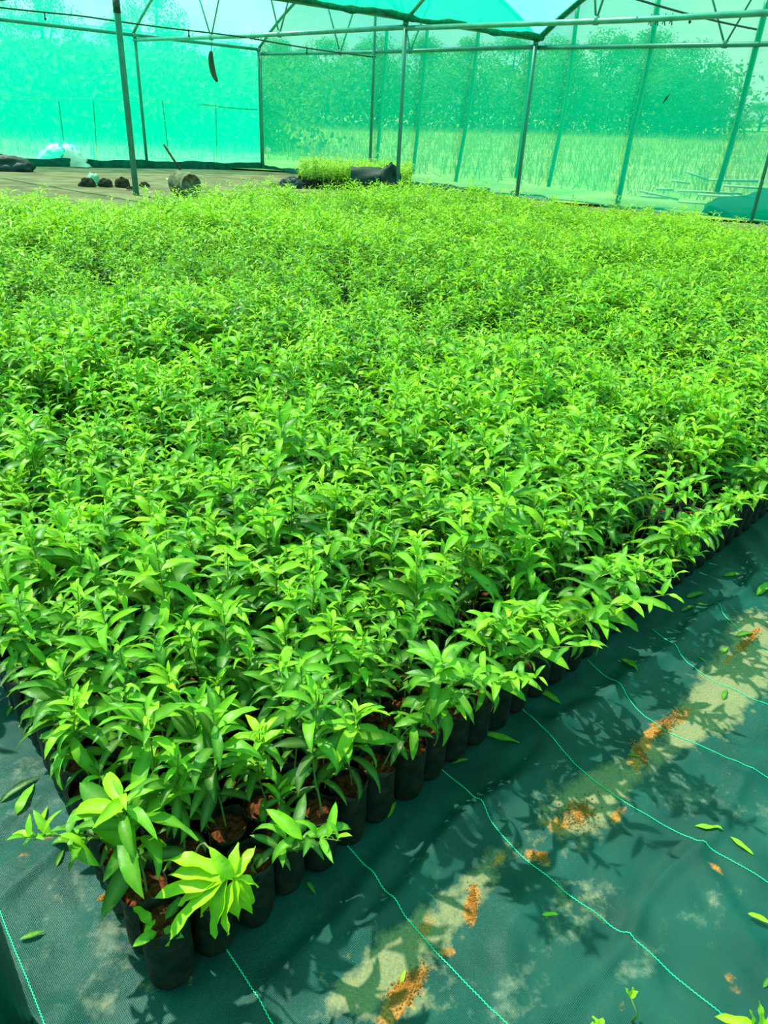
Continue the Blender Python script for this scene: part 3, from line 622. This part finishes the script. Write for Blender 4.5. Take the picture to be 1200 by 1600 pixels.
# ------------------------------------------------------------ the rest of the bed: one object
def build_mass(name, cells, variants_by_d, mats, with_bag, label, cat, zbase=.0, hscale=None):
    VV, FF, MI, TT, RR = [], [], [], [], []; n = 0
    rg = np.random.default_rng(77); bagV, bagQ, bagT = bag_mesh('x', rg, 9); soV, soQ, soT = soil_mesh(rg, 9, 2)
    tri = []; trim = []
    for cell in cells:
        d, c = cell[0], cell[1]; edge_az = cell[2] if len(cell) > 2 else None
        zone, vs = variants_by_d(d)
        if edge_az is not None: vs = EDGE_VAR
        pl = vs[int(rg.integers(len(vs)))]
        hs = (hscale(c) if hscale else 1.0)
        if hs <= 0: hs = 0
        a = rg.uniform(0, 6.28) if edge_az is None else edge_az + rg.uniform(-.8, .8); M = rotz(a) * 1.0; sx = rg.uniform(.88, 1.12); sc = np.array([sx, sx, sx * rg.uniform(.85, 1.15)]) * (hs if hs > 0 else 1)
        off = np.array([c[0] + rg.uniform(-.012, .012), c[1] + rg.uniform(-.012, .012), SOIL_Z + zbase])
        dt = .10 * nz(c[0], c[1], 1.1, 3) + .10 * nz(c[0], c[1], .35, 8) + rg.uniform(-.10, .10) + .10 * math.exp(-((c[0] - 1.0) ** 2 + (c[1] - 3.8) ** 2) / 2.0) + .06 * min(1, c[1] / 9)
        if hs > 0:
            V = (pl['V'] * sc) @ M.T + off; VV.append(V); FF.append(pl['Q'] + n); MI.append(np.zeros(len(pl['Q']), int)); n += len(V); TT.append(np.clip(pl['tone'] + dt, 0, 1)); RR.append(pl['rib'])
            V = (pl['sV'] * sc) @ M.T + off; VV.append(V); FF.append(pl['sQ'] + n); MI.append(np.ones(len(pl['sQ']), int)); n += len(V); TT.append(np.zeros(len(V))); RR.append(np.zeros(len(V)))
        if with_bag(d):
            o2 = np.array([c[0], c[1], zbase + .0045])
            for bv, bq, mi_ in ((bagV, bagQ, 2), (soV, soQ, 3)):
                VV.append(bv + o2); FF.append(bq + n); MI.append(np.full(len(bq), mi_)); n += len(bv); TT.append(np.zeros(len(bv))); RR.append(np.zeros(len(bv)))
    me = mesh(name, np.concatenate(VV), [np.concatenate(FF)], mats, mi=np.concatenate(MI), attrs={'tone': np.concatenate(TT), 'rib': np.concatenate(RR)})
    o = obj(name, me); tag(o, label, cat, kind='stuff'); print(name, 'verts', n); return o
rg = np.random.default_rng(9)
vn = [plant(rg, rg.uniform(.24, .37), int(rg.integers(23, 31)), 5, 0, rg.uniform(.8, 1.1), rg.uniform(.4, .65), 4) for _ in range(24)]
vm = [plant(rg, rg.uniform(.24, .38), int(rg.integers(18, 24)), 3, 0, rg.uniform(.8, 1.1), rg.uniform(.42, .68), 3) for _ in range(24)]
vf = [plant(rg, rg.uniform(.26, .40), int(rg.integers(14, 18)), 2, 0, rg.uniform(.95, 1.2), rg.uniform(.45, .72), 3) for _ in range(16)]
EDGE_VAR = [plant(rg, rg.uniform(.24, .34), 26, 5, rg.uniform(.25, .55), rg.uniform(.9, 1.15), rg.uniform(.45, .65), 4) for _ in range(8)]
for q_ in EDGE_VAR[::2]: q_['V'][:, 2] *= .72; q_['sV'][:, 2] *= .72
def byd(d):
    if d < 3.4: return 0, vn
    if d < 7: return 1, vm
    return 2, vf
def hsc(c):
    v = nz(c[0], c[1], .9, 5); v2 = nz(c[0], c[1], 3.3, 1)
    if v2 < -.36: return .0
    return 1.0 + .32 * v + .30 * v2
cl = []
for d, i, j, c in far_cells:
    if d > 9 and (i + j) % 3 == 0: continue
    cl.append((d, c, math.atan2(-A2[1], -A2[0])) if j <= 1 and d < 9 and (j == 0 or i % 2) else (d, c))
build_mass('seedling_bed', cl, byd, [M_LEAF, M_STEM, M_BAG, M_SOIL], lambda d: d < 9, 'dense bed of leafy green seedlings filling the shade house behind the nearest ones', 'seedling bed', hscale=hsc)
# paler patch by the far corner
pc = []
for _ in range(420):
    px_ = rg.uniform(468, 640); y_ = rg.uniform(19.6, 22.3); d_ = ray(px_, 270); d_ = d_ / d_[1]
    pc.append((12.0, np.array([d_[0] * y_, y_])))
for q in pc: pass
vp = [plant(rg, rg.uniform(.35, .55), 16, 2, 0, 1.6, .6, 3) for _ in range(8)]
build_mass('pale_seedling_patch', pc, lambda d: (0, vp), [M_LEAFPALE, M_STEM, M_BAG, M_SOIL], lambda d: True, 'pale yellow-green seedling patch by the foot of the back wall near the corner', 'seedling bed')

# ------------------------------------------------------------ fallen leaves on the mat
FL = [((0, 1255), (62, 1218), .0, 'long dark fallen leaf at the left frame edge'), ((25, 1275), (55, 1228), .6, 'broad pale fallen leaf under the long dark one at left'), ((62, 1298), (76, 1262), .75, 'small yellow-green fallen leaf left of the bag row'),
      ((82, 1325), (132, 1318), .5, 'fallen leaf lying flat beside the left bag row'), ((88, 1358), (102, 1332), .3, 'dark narrow fallen leaf below the flat one at left'), ((32, 1472), (70, 1455), .4, 'fallen leaf near the left thread, bottom left'),
      ((12, 1122), (22, 1105), .35, 'small dark fallen leaf near the left end of the bag row'), ((30, 1140), (40, 1130), .6, 'tiny pale fallen leaf near the left end of the bag row'),
      ((1085, 1290), (1128, 1300), .65, 'fallen leaf lying on the crease near the right edge'), ((1140, 1310), (1176, 1340), .7, 'narrow pale fallen leaf right of the crease'), ((1165, 1435), (1205, 1450), .85, 'bright fallen leaf at the right frame edge'),
      ((1190, 1545), (1205, 1530), .3, 'dark fallen leaf at the lower right frame edge'), ((755, 1150), (810, 1165), .45, 'long fallen leaf just right of the bag row'), ((840, 1080), (876, 1102), .4, 'curled fallen leaf in the shade of the bed'),
      ((970, 1030), (992, 1058), .4, 'fallen leaf standing slanted on the shaded mat'), ((978, 1180), (1000, 1184), .3, 'small green fallen leaf on the orange soil'), ((1128, 1097), (1136, 1080), .35, 'fallen leaf on the pale silt'),
      ((1150, 995), (1176, 990), .3, 'fallen leaf above the silt at right'), ((1128, 902), (1158, 900), .35, 'fallen leaf near the bed edge at upper right'), ((1090, 1030), (1104, 1040), .35, 'small fallen leaf between silt and shade'),
      ((1126, 1022), (1136, 1012), .5, 'tiny pale leaf upright on the silt'), ((605, 1280), (620, 1255), .5, 'leaf fallen against the bags of the right edge row'), ((845, 1435), (872, 1433), .75, 'dry yellowish leaf lying alone on the mat'),
      ((625, 1540), (634, 1518), .8, 'curled yellow-green leaf on the orange soil patch'), ((705, 1195), (732, 1188), .4, 'ragged leaf on the mat below the edge bags'), ((1070, 935), (1100, 930), .35, 'fallen sprig leaf nearest the bed edge'), ((1085, 945), (1112, 952), .3, 'fallen sprig leaf below its neighbour by the bed edge'),
      ((1062, 958), (1085, 950), .3, 'dark sprig leaf in the shade by the bed edge'), ((1180, 930), (1205, 915), .5, 'fallen leaf at the far right frame edge'), ((480, 1380), (492, 1400), .3, 'dark leaf in shade at the foot of the right edge bags')]
for a_, b_, tn, lb in FL:
    A = gp(*a_); B = gp(*b_); d = B - A; L = max(.02, float(np.hypot(d[0], d[1]))); rg_ = np.random.default_rng(int(a_[0] + a_[1])); seg = 8
    V = leaf(L * 1.03, L * rg_.uniform(.20, .30), seg, R(14), R(28), rg_.uniform(.15, .5), .06, rg_) @ (rotz(math.atan2(d[1], d[0]))).T
    zz = float(mat_z(A[0], A[1])); rb = np.zeros((seg + 1, 3)); rb[:, 1] = 1
    V[:, 2] += mat_z(V[:, 0] + A[0], V[:, 1] + A[1]) - zz; V[:, 2] -= V[:, 2].min() - .0008
    o = obj('fallen_leaf', mesh('fallen_leaf', V, [leaf_quads(seg)], M_LEAF, attrs={'tone': np.full(len(V), tn), 'rib': rb.ravel()})); o.location = (A[0], A[1], zz); tag(o, lb, 'leaf', 'leaves fallen on the weed mat')

# crumbs of orange soil
def crumbs(px, py, n, rx, ry, ang, label):
    c = gp(px, py); mb = MB(); rg_ = np.random.default_rng(px)
    for _ in range(n):
        u, v = rg_.normal(0, .38, 2); x = rx * u * math.cos(ang) - ry * v * math.sin(ang); y = rx * u * math.sin(ang) + ry * v * math.cos(ang); s_ = rg_.uniform(.0010, .0032)
        z = float(mat_z(c[0] + x, c[1] + y)) + s_ * .5; P = np.array([[1, 0, 0], [0, 1, 0], [-1, 0, 0], [0, -1, 0], [0, 0, .8], [0, 0, -.8]]) * s_ * rg_.uniform(.6, 1.3, (6, 1)) @ rotz(rg_.uniform(0, 6)).T
        mb.add(P + [x, y, z], T=[[0, 1, 4], [1, 2, 4], [2, 3, 4], [3, 0, 4], [1, 0, 5], [2, 1, 5], [3, 2, 5], [0, 3, 5]])
    o = mb.obj('soil_spill', M_SPILL, smooth=False); o.location = (c[0], c[1], 0); tag(o, label, 'spilled soil', kind='stuff')
crumbs(635, 1545, 700, .055, .022, D1, 'orange soil crumbs spilled at the bottom centre of the mat')
crumbs(737, 1415, 350, .05, .013, 1.45, 'narrow streak of orange soil crumbs right of the centre')
crumbs(905, 1275, 400, .07, .04, D1, 'orange soil crumbs on the silt patch below the long thread')
crumbs(1000, 1180, 300, .05, .018, 1.7, 'orange soil crumbs in the middle of the long soil trail')
crumbs(1045, 1130, 400, .10, .022, D1, 'orange soil crumbs at the upper part of the long soil trail')
crumbs(165, 1405, 160, .015, .007, .3, 'small orange soil lump left of the bag row')
crumbs(1170, 1000, 300, .09, .02, D1, 'orange soil crumbs at the top right of the soil trail')
crumbs(845, 1340, 120, .02, .015, .3, 'small orange crumb patch between two threads')

# ------------------------------------------------------------ things by the walls
# rough log of concrete with a stick and short white tube behind
c = gp(290, 306); ax = np.array([.62, -.78, 0]); sd = np.array([.78, .62, 0])
th = np.arange(22) / 22 * 2 * math.pi; V = []; K = 9; rgc = np.random.default_rng(4)
for k in range(K):
    u = (k / (K - 1) - .5) * .66; r_ = .235 * (1 + .05 * math.sin(k * 1.3)) * (.93 if k in (0, K - 1) else 1)
    for a in th: rr_ = r_ * (1 + rgc.uniform(-.03, .03)); V.append(ax * u + sd * rr_ * math.cos(a) + np.array([0, 0, .235 + rr_ * math.sin(a)]))
V = np.array(V); i = np.arange(K - 1)[:, None] * 22; j = np.arange(22)[None]; j2 = (j + 1) % 22; Qd = np.stack([i + j, i + j2, i + 22 + j2, i + 22 + j], -1).reshape(-1, 4)
V = np.vstack([V, ax * -.32 + [0, 0, .235], ax * .32 + [0, 0, .235]]); T = [[len(V) - 2, q, (q + 1) % 22] for q in range(22)] + [[len(V) - 1, (K - 1) * 22 + (q + 1) % 22, (K - 1) * 22 + q] for q in range(22)]
o = obj('concrete_drum', mesh('concrete_drum', V, [Qd, T], M_CONC)); o.location = c + [0, 0, -.02]; tag(o, 'rough grey-brown concrete drum lying on its side on the bare soil', 'drum')
g = gp(284, 270, .12)
sc_ = c + np.array([-.1, .55, 0]); top = CAM + ray(256, 226) * ((sc_[1] + .05) / ray(256, 226)[1]); bot = CAM + ray(284, 269) * (sc_[1] / ray(284, 269)[1])
bot2 = bot + (bot - top) / (top[2] - bot[2]) * (bot[2] - 0.0)
pipe('stick', [bot2, bot, top], .022, M_BARK, 'dark stick slanting up from behind the concrete drum', 'stick')
a_ = CAM + ray(254, 275) * (sc_[1] / ray(254, 275)[1]); b2 = CAM + ray(264, 279) * ((sc_[1] - .1) / ray(264, 279)[1])
a_[2] = .3; pipe('short_tube', [c + [-.42, .2, .28], c + [-.25, .1, .25]], .022, M_WHITE, 'short white tube poking out left of the concrete drum', 'tube')
# black sheet bundle
def crumple(name, c, sx, sy, sz, mat, label, cat, seed, roll=None):
    rg_ = np.random.default_rng(seed); nu, nv = 28, 14; V = []
    for q in range(nv + 1):
        ph = q / nv * math.pi / 2 * 1.0
        for k in range(nu):
            a = k / nu * 2 * math.pi; d = np.array([math.cos(a) * math.cos(ph), math.sin(a) * math.cos(ph), math.sin(ph)])
            r_ = 1 + .22 * noise.noise(Vector(d * 1.7 + np.array([seed, 0, 0]))) + .14 * noise.noise(Vector(d * 4.5 + np.array([0, seed, 0]))) + .06 * math.sin(a * 9 + ph * 5)
            V.append(d * r_ * np.array([sx, sy, sz]))
    V = np.array(V); i = np.arange(nv)[:, None] * nu; j = np.arange(nu)[None]; j2 = (j + 1) % nu
    o = obj(name, mesh(name, V, [np.stack([i + j, i + j2, i + nu + j2, i + nu + j], -1).reshape(-1, 4)], mat)); o.location = c; tag(o, label, cat); return o
cc = gp(596, 300, .0); cc = np.array([-.62, 18.2, 0])
e = empty('sheet_bundle', cc, R(-8)); e.scale = (.9, 1, 1.25); tag(e, 'dark rolled plastic sheet bundle lying beyond the seedlings before the inner post', 'sheet bundle')
# roll open to the left + folded hump + trailing end
mb = MB(); nL = 26
for lay, rr_ in ((0, .22), (1, .17), (2, .12)):
    ths = np.linspace(.2, 2 * math.pi + .1, nL); xs_ = np.linspace(-.62, .15, 8); VV = []
    for x_ in xs_:
        for a in ths: rw = rr_ * (1 + .07 * math.sin(a * 5 + x_ * 6)) ; VV.append([x_ + .03 * math.sin(a * 3), rw * 1.25 * math.cos(a), .26 + rw * math.sin(a)])
    ii = np.arange(7)[:, None] * nL; jj = np.arange(nL - 1)[None]; mb.add(VV, np.stack([ii + jj, ii + jj + 1, ii + nL + jj + 1, ii + nL + jj], -1).reshape(-1, 4))
mb.obj('rolled_sheet', M_BLACKSHEET, e)
h_ = crumple('folded_hump', (.32, .0, 0), .42, .3, .52, M_BLACKSHEET, None, None, 3); h_.parent = e
h_ = crumple('trailing_end', (.86, -.05, 0), .26, .2, .2, M_BLACKSHEET, None, None, 9); h_.parent = e
for (px, py, sx, sy, sz, lb, sd_) in [(137, 291, .18, .12, .16, 'dark clod of soil left of the crumpled green plastic', 5), (165, 291, .17, .13, .15, 'dark clod of soil right of the crumpled green plastic', 6),
                                     (192, 292, .16, .12, .18, 'dark lump of soil just left of the thick post', 7), (226, 291, .12, .1, .08, 'small dark clod right of the thick post', 8), (205, 296, .1, .08, .06, 'flat clod at the foot of the thick post', 18)]:
    crumple('soil_clod', gp(px, py), sx, sy, sz, simple('clod_%d' % sd_, (.035, .032, .02), .95, .1, var=.4, scale=8), lb, 'clod', sd_)
crumple('crumpled_plastic', gp(147, 289), .16, .12, .22, simple('green_plastic', (.25, .55, .38), .4, .5, var=.3, scale=10), 'crumpled pale green plastic between dark clods on the bare soil', 'plastic sheet', 12)
crumple('black_sack', gp(10, 266), .75, .35, .36, M_BLACKSHEET, 'low black sack at the left frame edge by the left wall', 'sack', 14)
crumple('black_bag_heap', gp(455, 292), .35, .3, .22, M_BLACKSHEET, 'small dark heap of empty bags before the pale seedling patch', 'bag heap', 15)
n_out = np.array([-LW[1], LW[0], 0]); n_out = n_out if n_out @ RW < 0 else -n_out
crumple('white_sheet', gp(112, 262) + n_out * .8, .75, .3, .55, M_WHITE, 'crumpled white plastic outside the foot of the left net wall', 'plastic sheet', 16)
n_b = np.array([-RW[1], RW[0], 0]); n_b = n_b if n_b @ LW < 0 else -n_b
crumple('dark_tarp_heap', W(16.2, 0) + n_b * 1.75, 2.3, .9, .62, simple('matte_tarp', (.01, .04, .035), .9, .1), 'dark tarp heap under the poles outside the back net at right', 'tarp', 17)
def px_plane(x, y, off): d = ray(x, y); P_ = C0 + n_b * off; t_ = ((P_ - CAM) @ n_b) / (d @ n_b); return CAM + t_ * d
PP = [((1072, 268), (1108, 282)), ((1108, 281), (1185, 283)), ((1025, 295), (1052, 297)), ((1050, 282), (1078, 287)), ((1000, 298), (1060, 312)), ((1000, 306), (1045, 310)), ((1060, 298), (1160, 303)), ((1148, 306), (1200, 322)), ((1060, 315), (1150, 322)), ((1010, 325), (1060, 330)), ((1130, 290), (1215, 296)), ((1090, 304), (1200, 312))]
PL_ = ['upper slanting pale pole', 'long level pole on top', 'short pale pole at the left end', 'short pole above the left end', 'thin white pole pointing lower right', 'thinnest pole under the white one', 'long level pole through the middle', 'thick pale pole at the right frame edge', 'low pole on the dark tarp', 'lowest pole by the seedlings', 'dull pole behind the right wall post', 'dull pole across the dark tarp']
for k, ((a_, b_), lb) in enumerate(zip(PP, PL_)):
    p1 = px_plane(*a_, .7 + .05 * k); p2 = px_plane(*b_, .8 + .05 * k); dd = (p2 - p1)
    pipe('loose_pole', [p1, (p1 + p2) / 2, p2], .03, M_STICK, lb + ' of the heap outside the back net', 'pole', 'poles heaped outside the back net', 6)
# small dragonfly-like scrap on the net
sq = px_plane(1041, 154, -.06); mb = MB(); mb.tube([sq + [-.06, 0, -.10], sq, sq + [.05, 0, .09]], [.006, .018, .006], 6); mb.tube([sq + [-.03, 0, .03], sq + [0, 0, .0], sq + [.03, 0, -.02]], [.004, .01, .004], 5)
tag(mb.obj('dry_leaf_scrap', M_BARK), 'tiny dark dry leaf scrap caught on the back net before the big tree', 'leaf scrap')
sq = px_plane(417, 234, -.05); mb = MB(); mb.add([sq + RW * -.1 + [0, 0, -.03], sq + RW * .16 + [0, 0, -.06], sq + RW * .2 + [0, 0, .04], sq + RW * -.02 + [0, 0, .1]] , [[0, 1, 2, 3]]); mb.add([sq - n_b * .01 + RW * -.1 + [0, 0, -.03], sq - n_b * .01 + RW * .16 + [0, 0, -.06], sq - n_b * .01 + RW * .2 + [0, 0, .04], sq - n_b * .01 + RW * -.02 + [0, 0, .1]], [[3, 2, 1, 0]])
tag(mb.obj('white_scrap', M_WHITE), 'small white scrap on the back net just right of the corner post', 'scrap')

# near post at the bottom-left and plants at the bottom-right
e = empty('gate_post', (-.590, .649, 0)); tag(e, 'dark green post very close to the viewer at the bottom left', 'post')
MB().tube([[0, 0, 0], [0, 0, .45], [0, 0, .9]], .035, 20).obj('pole', simple('near_post_paint', (.0, .10, .07), .4, .5, var=.1), e)
MB().lathe([(.0, .9), (.036, .9), (.037, .915), (.02, .925), (.0, .926)], 20).obj('cap', M_GROUNDSTRIP, e)
def small_plant(px, py, z, h, label, specs, name='young_plant', th=.0018):
    tipp = gp(px, py, z); bs = np.array([tipp[0] + .01, tipp[1] - .015, .004]); e = empty(name, bs); tag(e, label, 'plant')
    MB().tube(np.array([[0, 0, 0], [.004, -.002, z * .5], tipp - bs]), [th * 1.3, th * 1.1, th], 6).obj('stem', M_STEM, e)
    leaves_object('foliage', [((tipp - bs) + np.array(o_), az, L, Wd, up, dr, rl, tn) for o_, az, L, Wd, up, dr, rl, tn in specs], M_LEAF, e)
small_plant(985, 1556, .06, .06, 'slender weed with one bright leaf tip at the bottom, left of the corner leaves', [((0, 0, -.004), .3, .022, .012, 1.3, .5, .2, .85), ((0, 0, -.004), 2.6, .018, .010, 1.0, .4, .2, .8), ((0, 0, -.004), 1.5, .02, .010, 1.3, .3, .2, .9)])
small_plant(935, 1607, .05, .05, 'curly bright green shoot tip just entering the bottom frame edge', [((0, 0, 0), a, .02, .012, .9, .8, .3, .85) for a in (0, 1.1, 2.3, 3.4, 4.4, 5.5)])
small_plant(1190, 1612, .17, .17, 'bright long-leaved plant cut off by the bottom right corner', [((0, 0, 0), 2.95, .075, .022, .35, .5, .2, .9), ((0, 0, 0), 1.9, .045, .014, 1.1, .4, .2, .85), ((-.015, 0, 0), 2.3, .035, .012, 1.3, .4, .2, .8), ((0, 0, 0), .6, .06, .02, .6, .5, .2, .9),
             ((.0, 0, 0), 3.7, .07, .022, .2, .7, .2, .95), ((.01, 0, 0), 1.2, .05, .016, .8, .6, .2, .8), ((0, 0, 0), 5.0, .06, .02, .3, .7, .2, .9)])

# ------------------------------------------------------------ trees and field beyond the nets
def tree_mesh(seed, nleaf=9500, clumps=34):
    rg_ = np.random.default_rng(seed); cl_ = []
    for k in range(clumps):
        z = rg_.uniform(.22, .95); r_ = (.36 * math.sin(min(1, (z - .1) / .85) * math.pi * .86 + .25)) ; a = rg_.uniform(0, 6.28); q = r_ * math.sqrt(rg_.uniform(0, 1)); cl_.append([q * math.cos(a), q * math.sin(a), z, rg_.uniform(.07, .15)])
    cl_ = np.array(cl_); ci = rg_.integers(0, clumps, nleaf); d = rg_.normal(0, 1, (nleaf, 3)); d /= np.linalg.norm(d, axis=1)[:, None]; rad = cl_[ci, 3] * rg_.uniform(.55, 1.05, nleaf)
    c_ = cl_[ci, :3] + d * rad[:, None]; a = rg_.normal(0, 1, (nleaf, 3)); a /= np.linalg.norm(a, axis=1)[:, None]; b_ = np.cross(a, d); b_ /= np.linalg.norm(b_, axis=1)[:, None] + 1e-9
    s_ = rg_.uniform(.007, .014, nleaf)[:, None]; V = np.stack([c_ - a * s_, c_ + b_ * s_ * .5, c_ + a * s_, c_ - b_ * s_ * .5], 1).reshape(-1, 3)
    Q = np.arange(nleaf * 4).reshape(-1, 4); tone = np.repeat(np.clip(rg_.uniform(.1, .9, nleaf), 0, 1), 4)
    fm = mesh('crown', V, [Q], M_TREE, attrs={'tone': tone, 'rib': np.zeros(len(V))})
    mb = MB(); mb.tube([[0, 0, 0], [.005, 0, .3], [0, .005, .75]], [.022, .016, .005], 8)
    for q in cl_[:12]: mb.tube([[0, 0, q[2] * .55], q[:3]], [.009, .003], 5)
    return fm, mb.mesh('trunk', M_BARK)
TM = [tree_mesh(s_) for s_ in (1, 2, 3, 4)]
def tree(px, dist, top_y, wpx, label, k):
    d = ray(px, 205); d = d / math.hypot(d[0], d[1]); x, y = d[0] * dist, d[1] * dist; z0 = float(field_z(np.array(x), np.array(y)))
    # height from the pixel row of its top
    r_ = ray(px, top_y); zt = CAM_H + r_[2] / math.hypot(r_[0], r_[1]) * dist; h = zt - z0; wd = wpx / F_PX * dist * 1.25
    e = empty('tree', (x, y, z0)); tag(e, label, 'tree', 'trees beyond the shade house'); e.rotation_euler = (0, 0, px * .37); e.scale = (wd, wd, h)
    obj('crown', TM[k % 4][0], e); obj('trunk', TM[k % 4][1], e)
TR = [(-40, 40, 60, 130, 'tree behind the left net, at the left frame edge'), (20, 38, 95, 110, 'low tree behind the left net below the pale sky patch'), (88, 42, -70, 115, 'tall tree behind the left net, left of the thick post'), (150, 36, 70, 130, 'low broad tree behind the left net, just left of the thick post'),
      (205, 40, 20, 90, 'tree behind the left net, between the thick and slim posts'), (258, 44, -40, 100, 'tall pointed tree behind the left net, right of the slim post'), (310, 38, 112, 90, 'low tree behind the left net under the bright sky wedge'), (372, 42, 66, 100, 'tree behind the left net beside the corner'),
      (440, 62, 62, 120, 'tree behind the back net just right of the corner'), (510, 64, 60, 120, 'second tree right of the corner behind the back net'), (580, 60, 58, 120, 'tree behind the back net at the first wall post'), (650, 64, 56, 120, 'tree behind the back net at the inner post'),
      (720, 62, 60, 120, 'tree behind the back net midway along the wall'), (790, 66, 56, 120, 'tree behind the back net left of the rolled net post'), (860, 60, 58, 120, 'tree behind the back net right of the rolled net post'), (925, 60, 48, 130, 'tree behind the back net left of the most bent pole'),
      (990, 62, 48, 140, 'tall tree behind the back net at the most bent pole'), (1050, 58, 66, 130, 'big outermost tree of the row, right of the most bent pole'), (1095, 60, 115, 90, 'lower bushy tree at the right end of the row'), (1185, 75, 160, 70, 'small lone tree at the right frame edge under open sky'), (1150, 75, 185, 90, 'low bush between the tree row and the lone tree')]
for k, q in enumerate(TR): tree(*q, k)
# undergrowth hides the trunks
def hedge(name, pts, hgt, label, n=30000):
    rg_ = np.random.default_rng(len(label)); P = np.array(pts); s = rg_.uniform(0, len(P) - 1, n); x = np.interp(s, np.arange(len(P)), P[:, 0]) + rg_.normal(0, 1.6, n); y = np.interp(s, np.arange(len(P)), P[:, 1]) + rg_.normal(0, 1.6, n)
    z = field_z(x, y) + rg_.uniform(0, 1, n) ** .8 * hgt * (.8 + .2 * np.sin(s * 9)); c_ = np.stack([x, y, z], -1); a = rg_.normal(0, 1, (n, 3)); a /= np.linalg.norm(a, axis=1)[:, None]; b_ = np.cross(a, rg_.normal(0, 1, (n, 3))); b_ /= np.linalg.norm(b_, axis=1)[:, None]
    s_ = rg_.uniform(.09, .2, n)[:, None]; V = np.stack([c_ - a * s_, c_ + b_ * s_ * .6, c_ + a * s_, c_ - b_ * s_ * .6], 1).reshape(-1, 3)
    o = obj(name, mesh(name, V, [np.arange(n * 4).reshape(-1, 4)], M_TREE, attrs={'tone': np.repeat(rg_.uniform(0, 1, n), 4), 'rib': np.zeros(n * 4)})); tag(o, label, 'undergrowth', kind='stuff')
def at(px, dist): d = ray(px, 205); d = d / math.hypot(d[0], d[1]); return (d[0] * dist, d[1] * dist)
hedge('undergrowth', [at(q, 60) for q in (380, 600, 800, 1000, 1110)], 4.6, 'dense undergrowth below the tree row behind the back net')
hedge('undergrowth', [at(q, 37) for q in (-120, 100, 250, 400)], 3.4, 'dense undergrowth below the trees behind the left net')
n = 60000; rg_ = np.random.default_rng(8); x = rg_.uniform(-30, 45, n); y = rg_.uniform(8, 62, n); kk = wallside(x, y) > 3.0; x, y = x[kk], y[kk]; n = len(x)
a = rg_.uniform(0, 6.28, n); h_ = rg_.uniform(.2, .5, n); w_ = rg_.uniform(.012, .03, n); z = field_z(x, y); dx, dy = np.cos(a) * w_, np.sin(a) * w_; lx = rg_.normal(0, .12, n); ly = rg_.normal(0, .12, n)
V = np.stack([np.stack([x - dx, y - dy, z], -1), np.stack([x + dx, y + dy, z], -1), np.stack([x + lx + dx * .2, y + ly + dy * .2, z + h_], -1), np.stack([x + lx - dx * .2, y + ly - dy * .2, z + h_], -1)], 1).reshape(-1, 3)
tag(obj('field_grass', mesh('field_grass', V, [np.arange(n * 4).reshape(-1, 4)], M_GRASSBLADE, attrs={'tone': np.repeat(rg_.uniform(0, 1, n), 4), 'rib': np.zeros(n * 4)})), 'tall pale field grass beyond the back net wall', 'grass', kind='stuff')
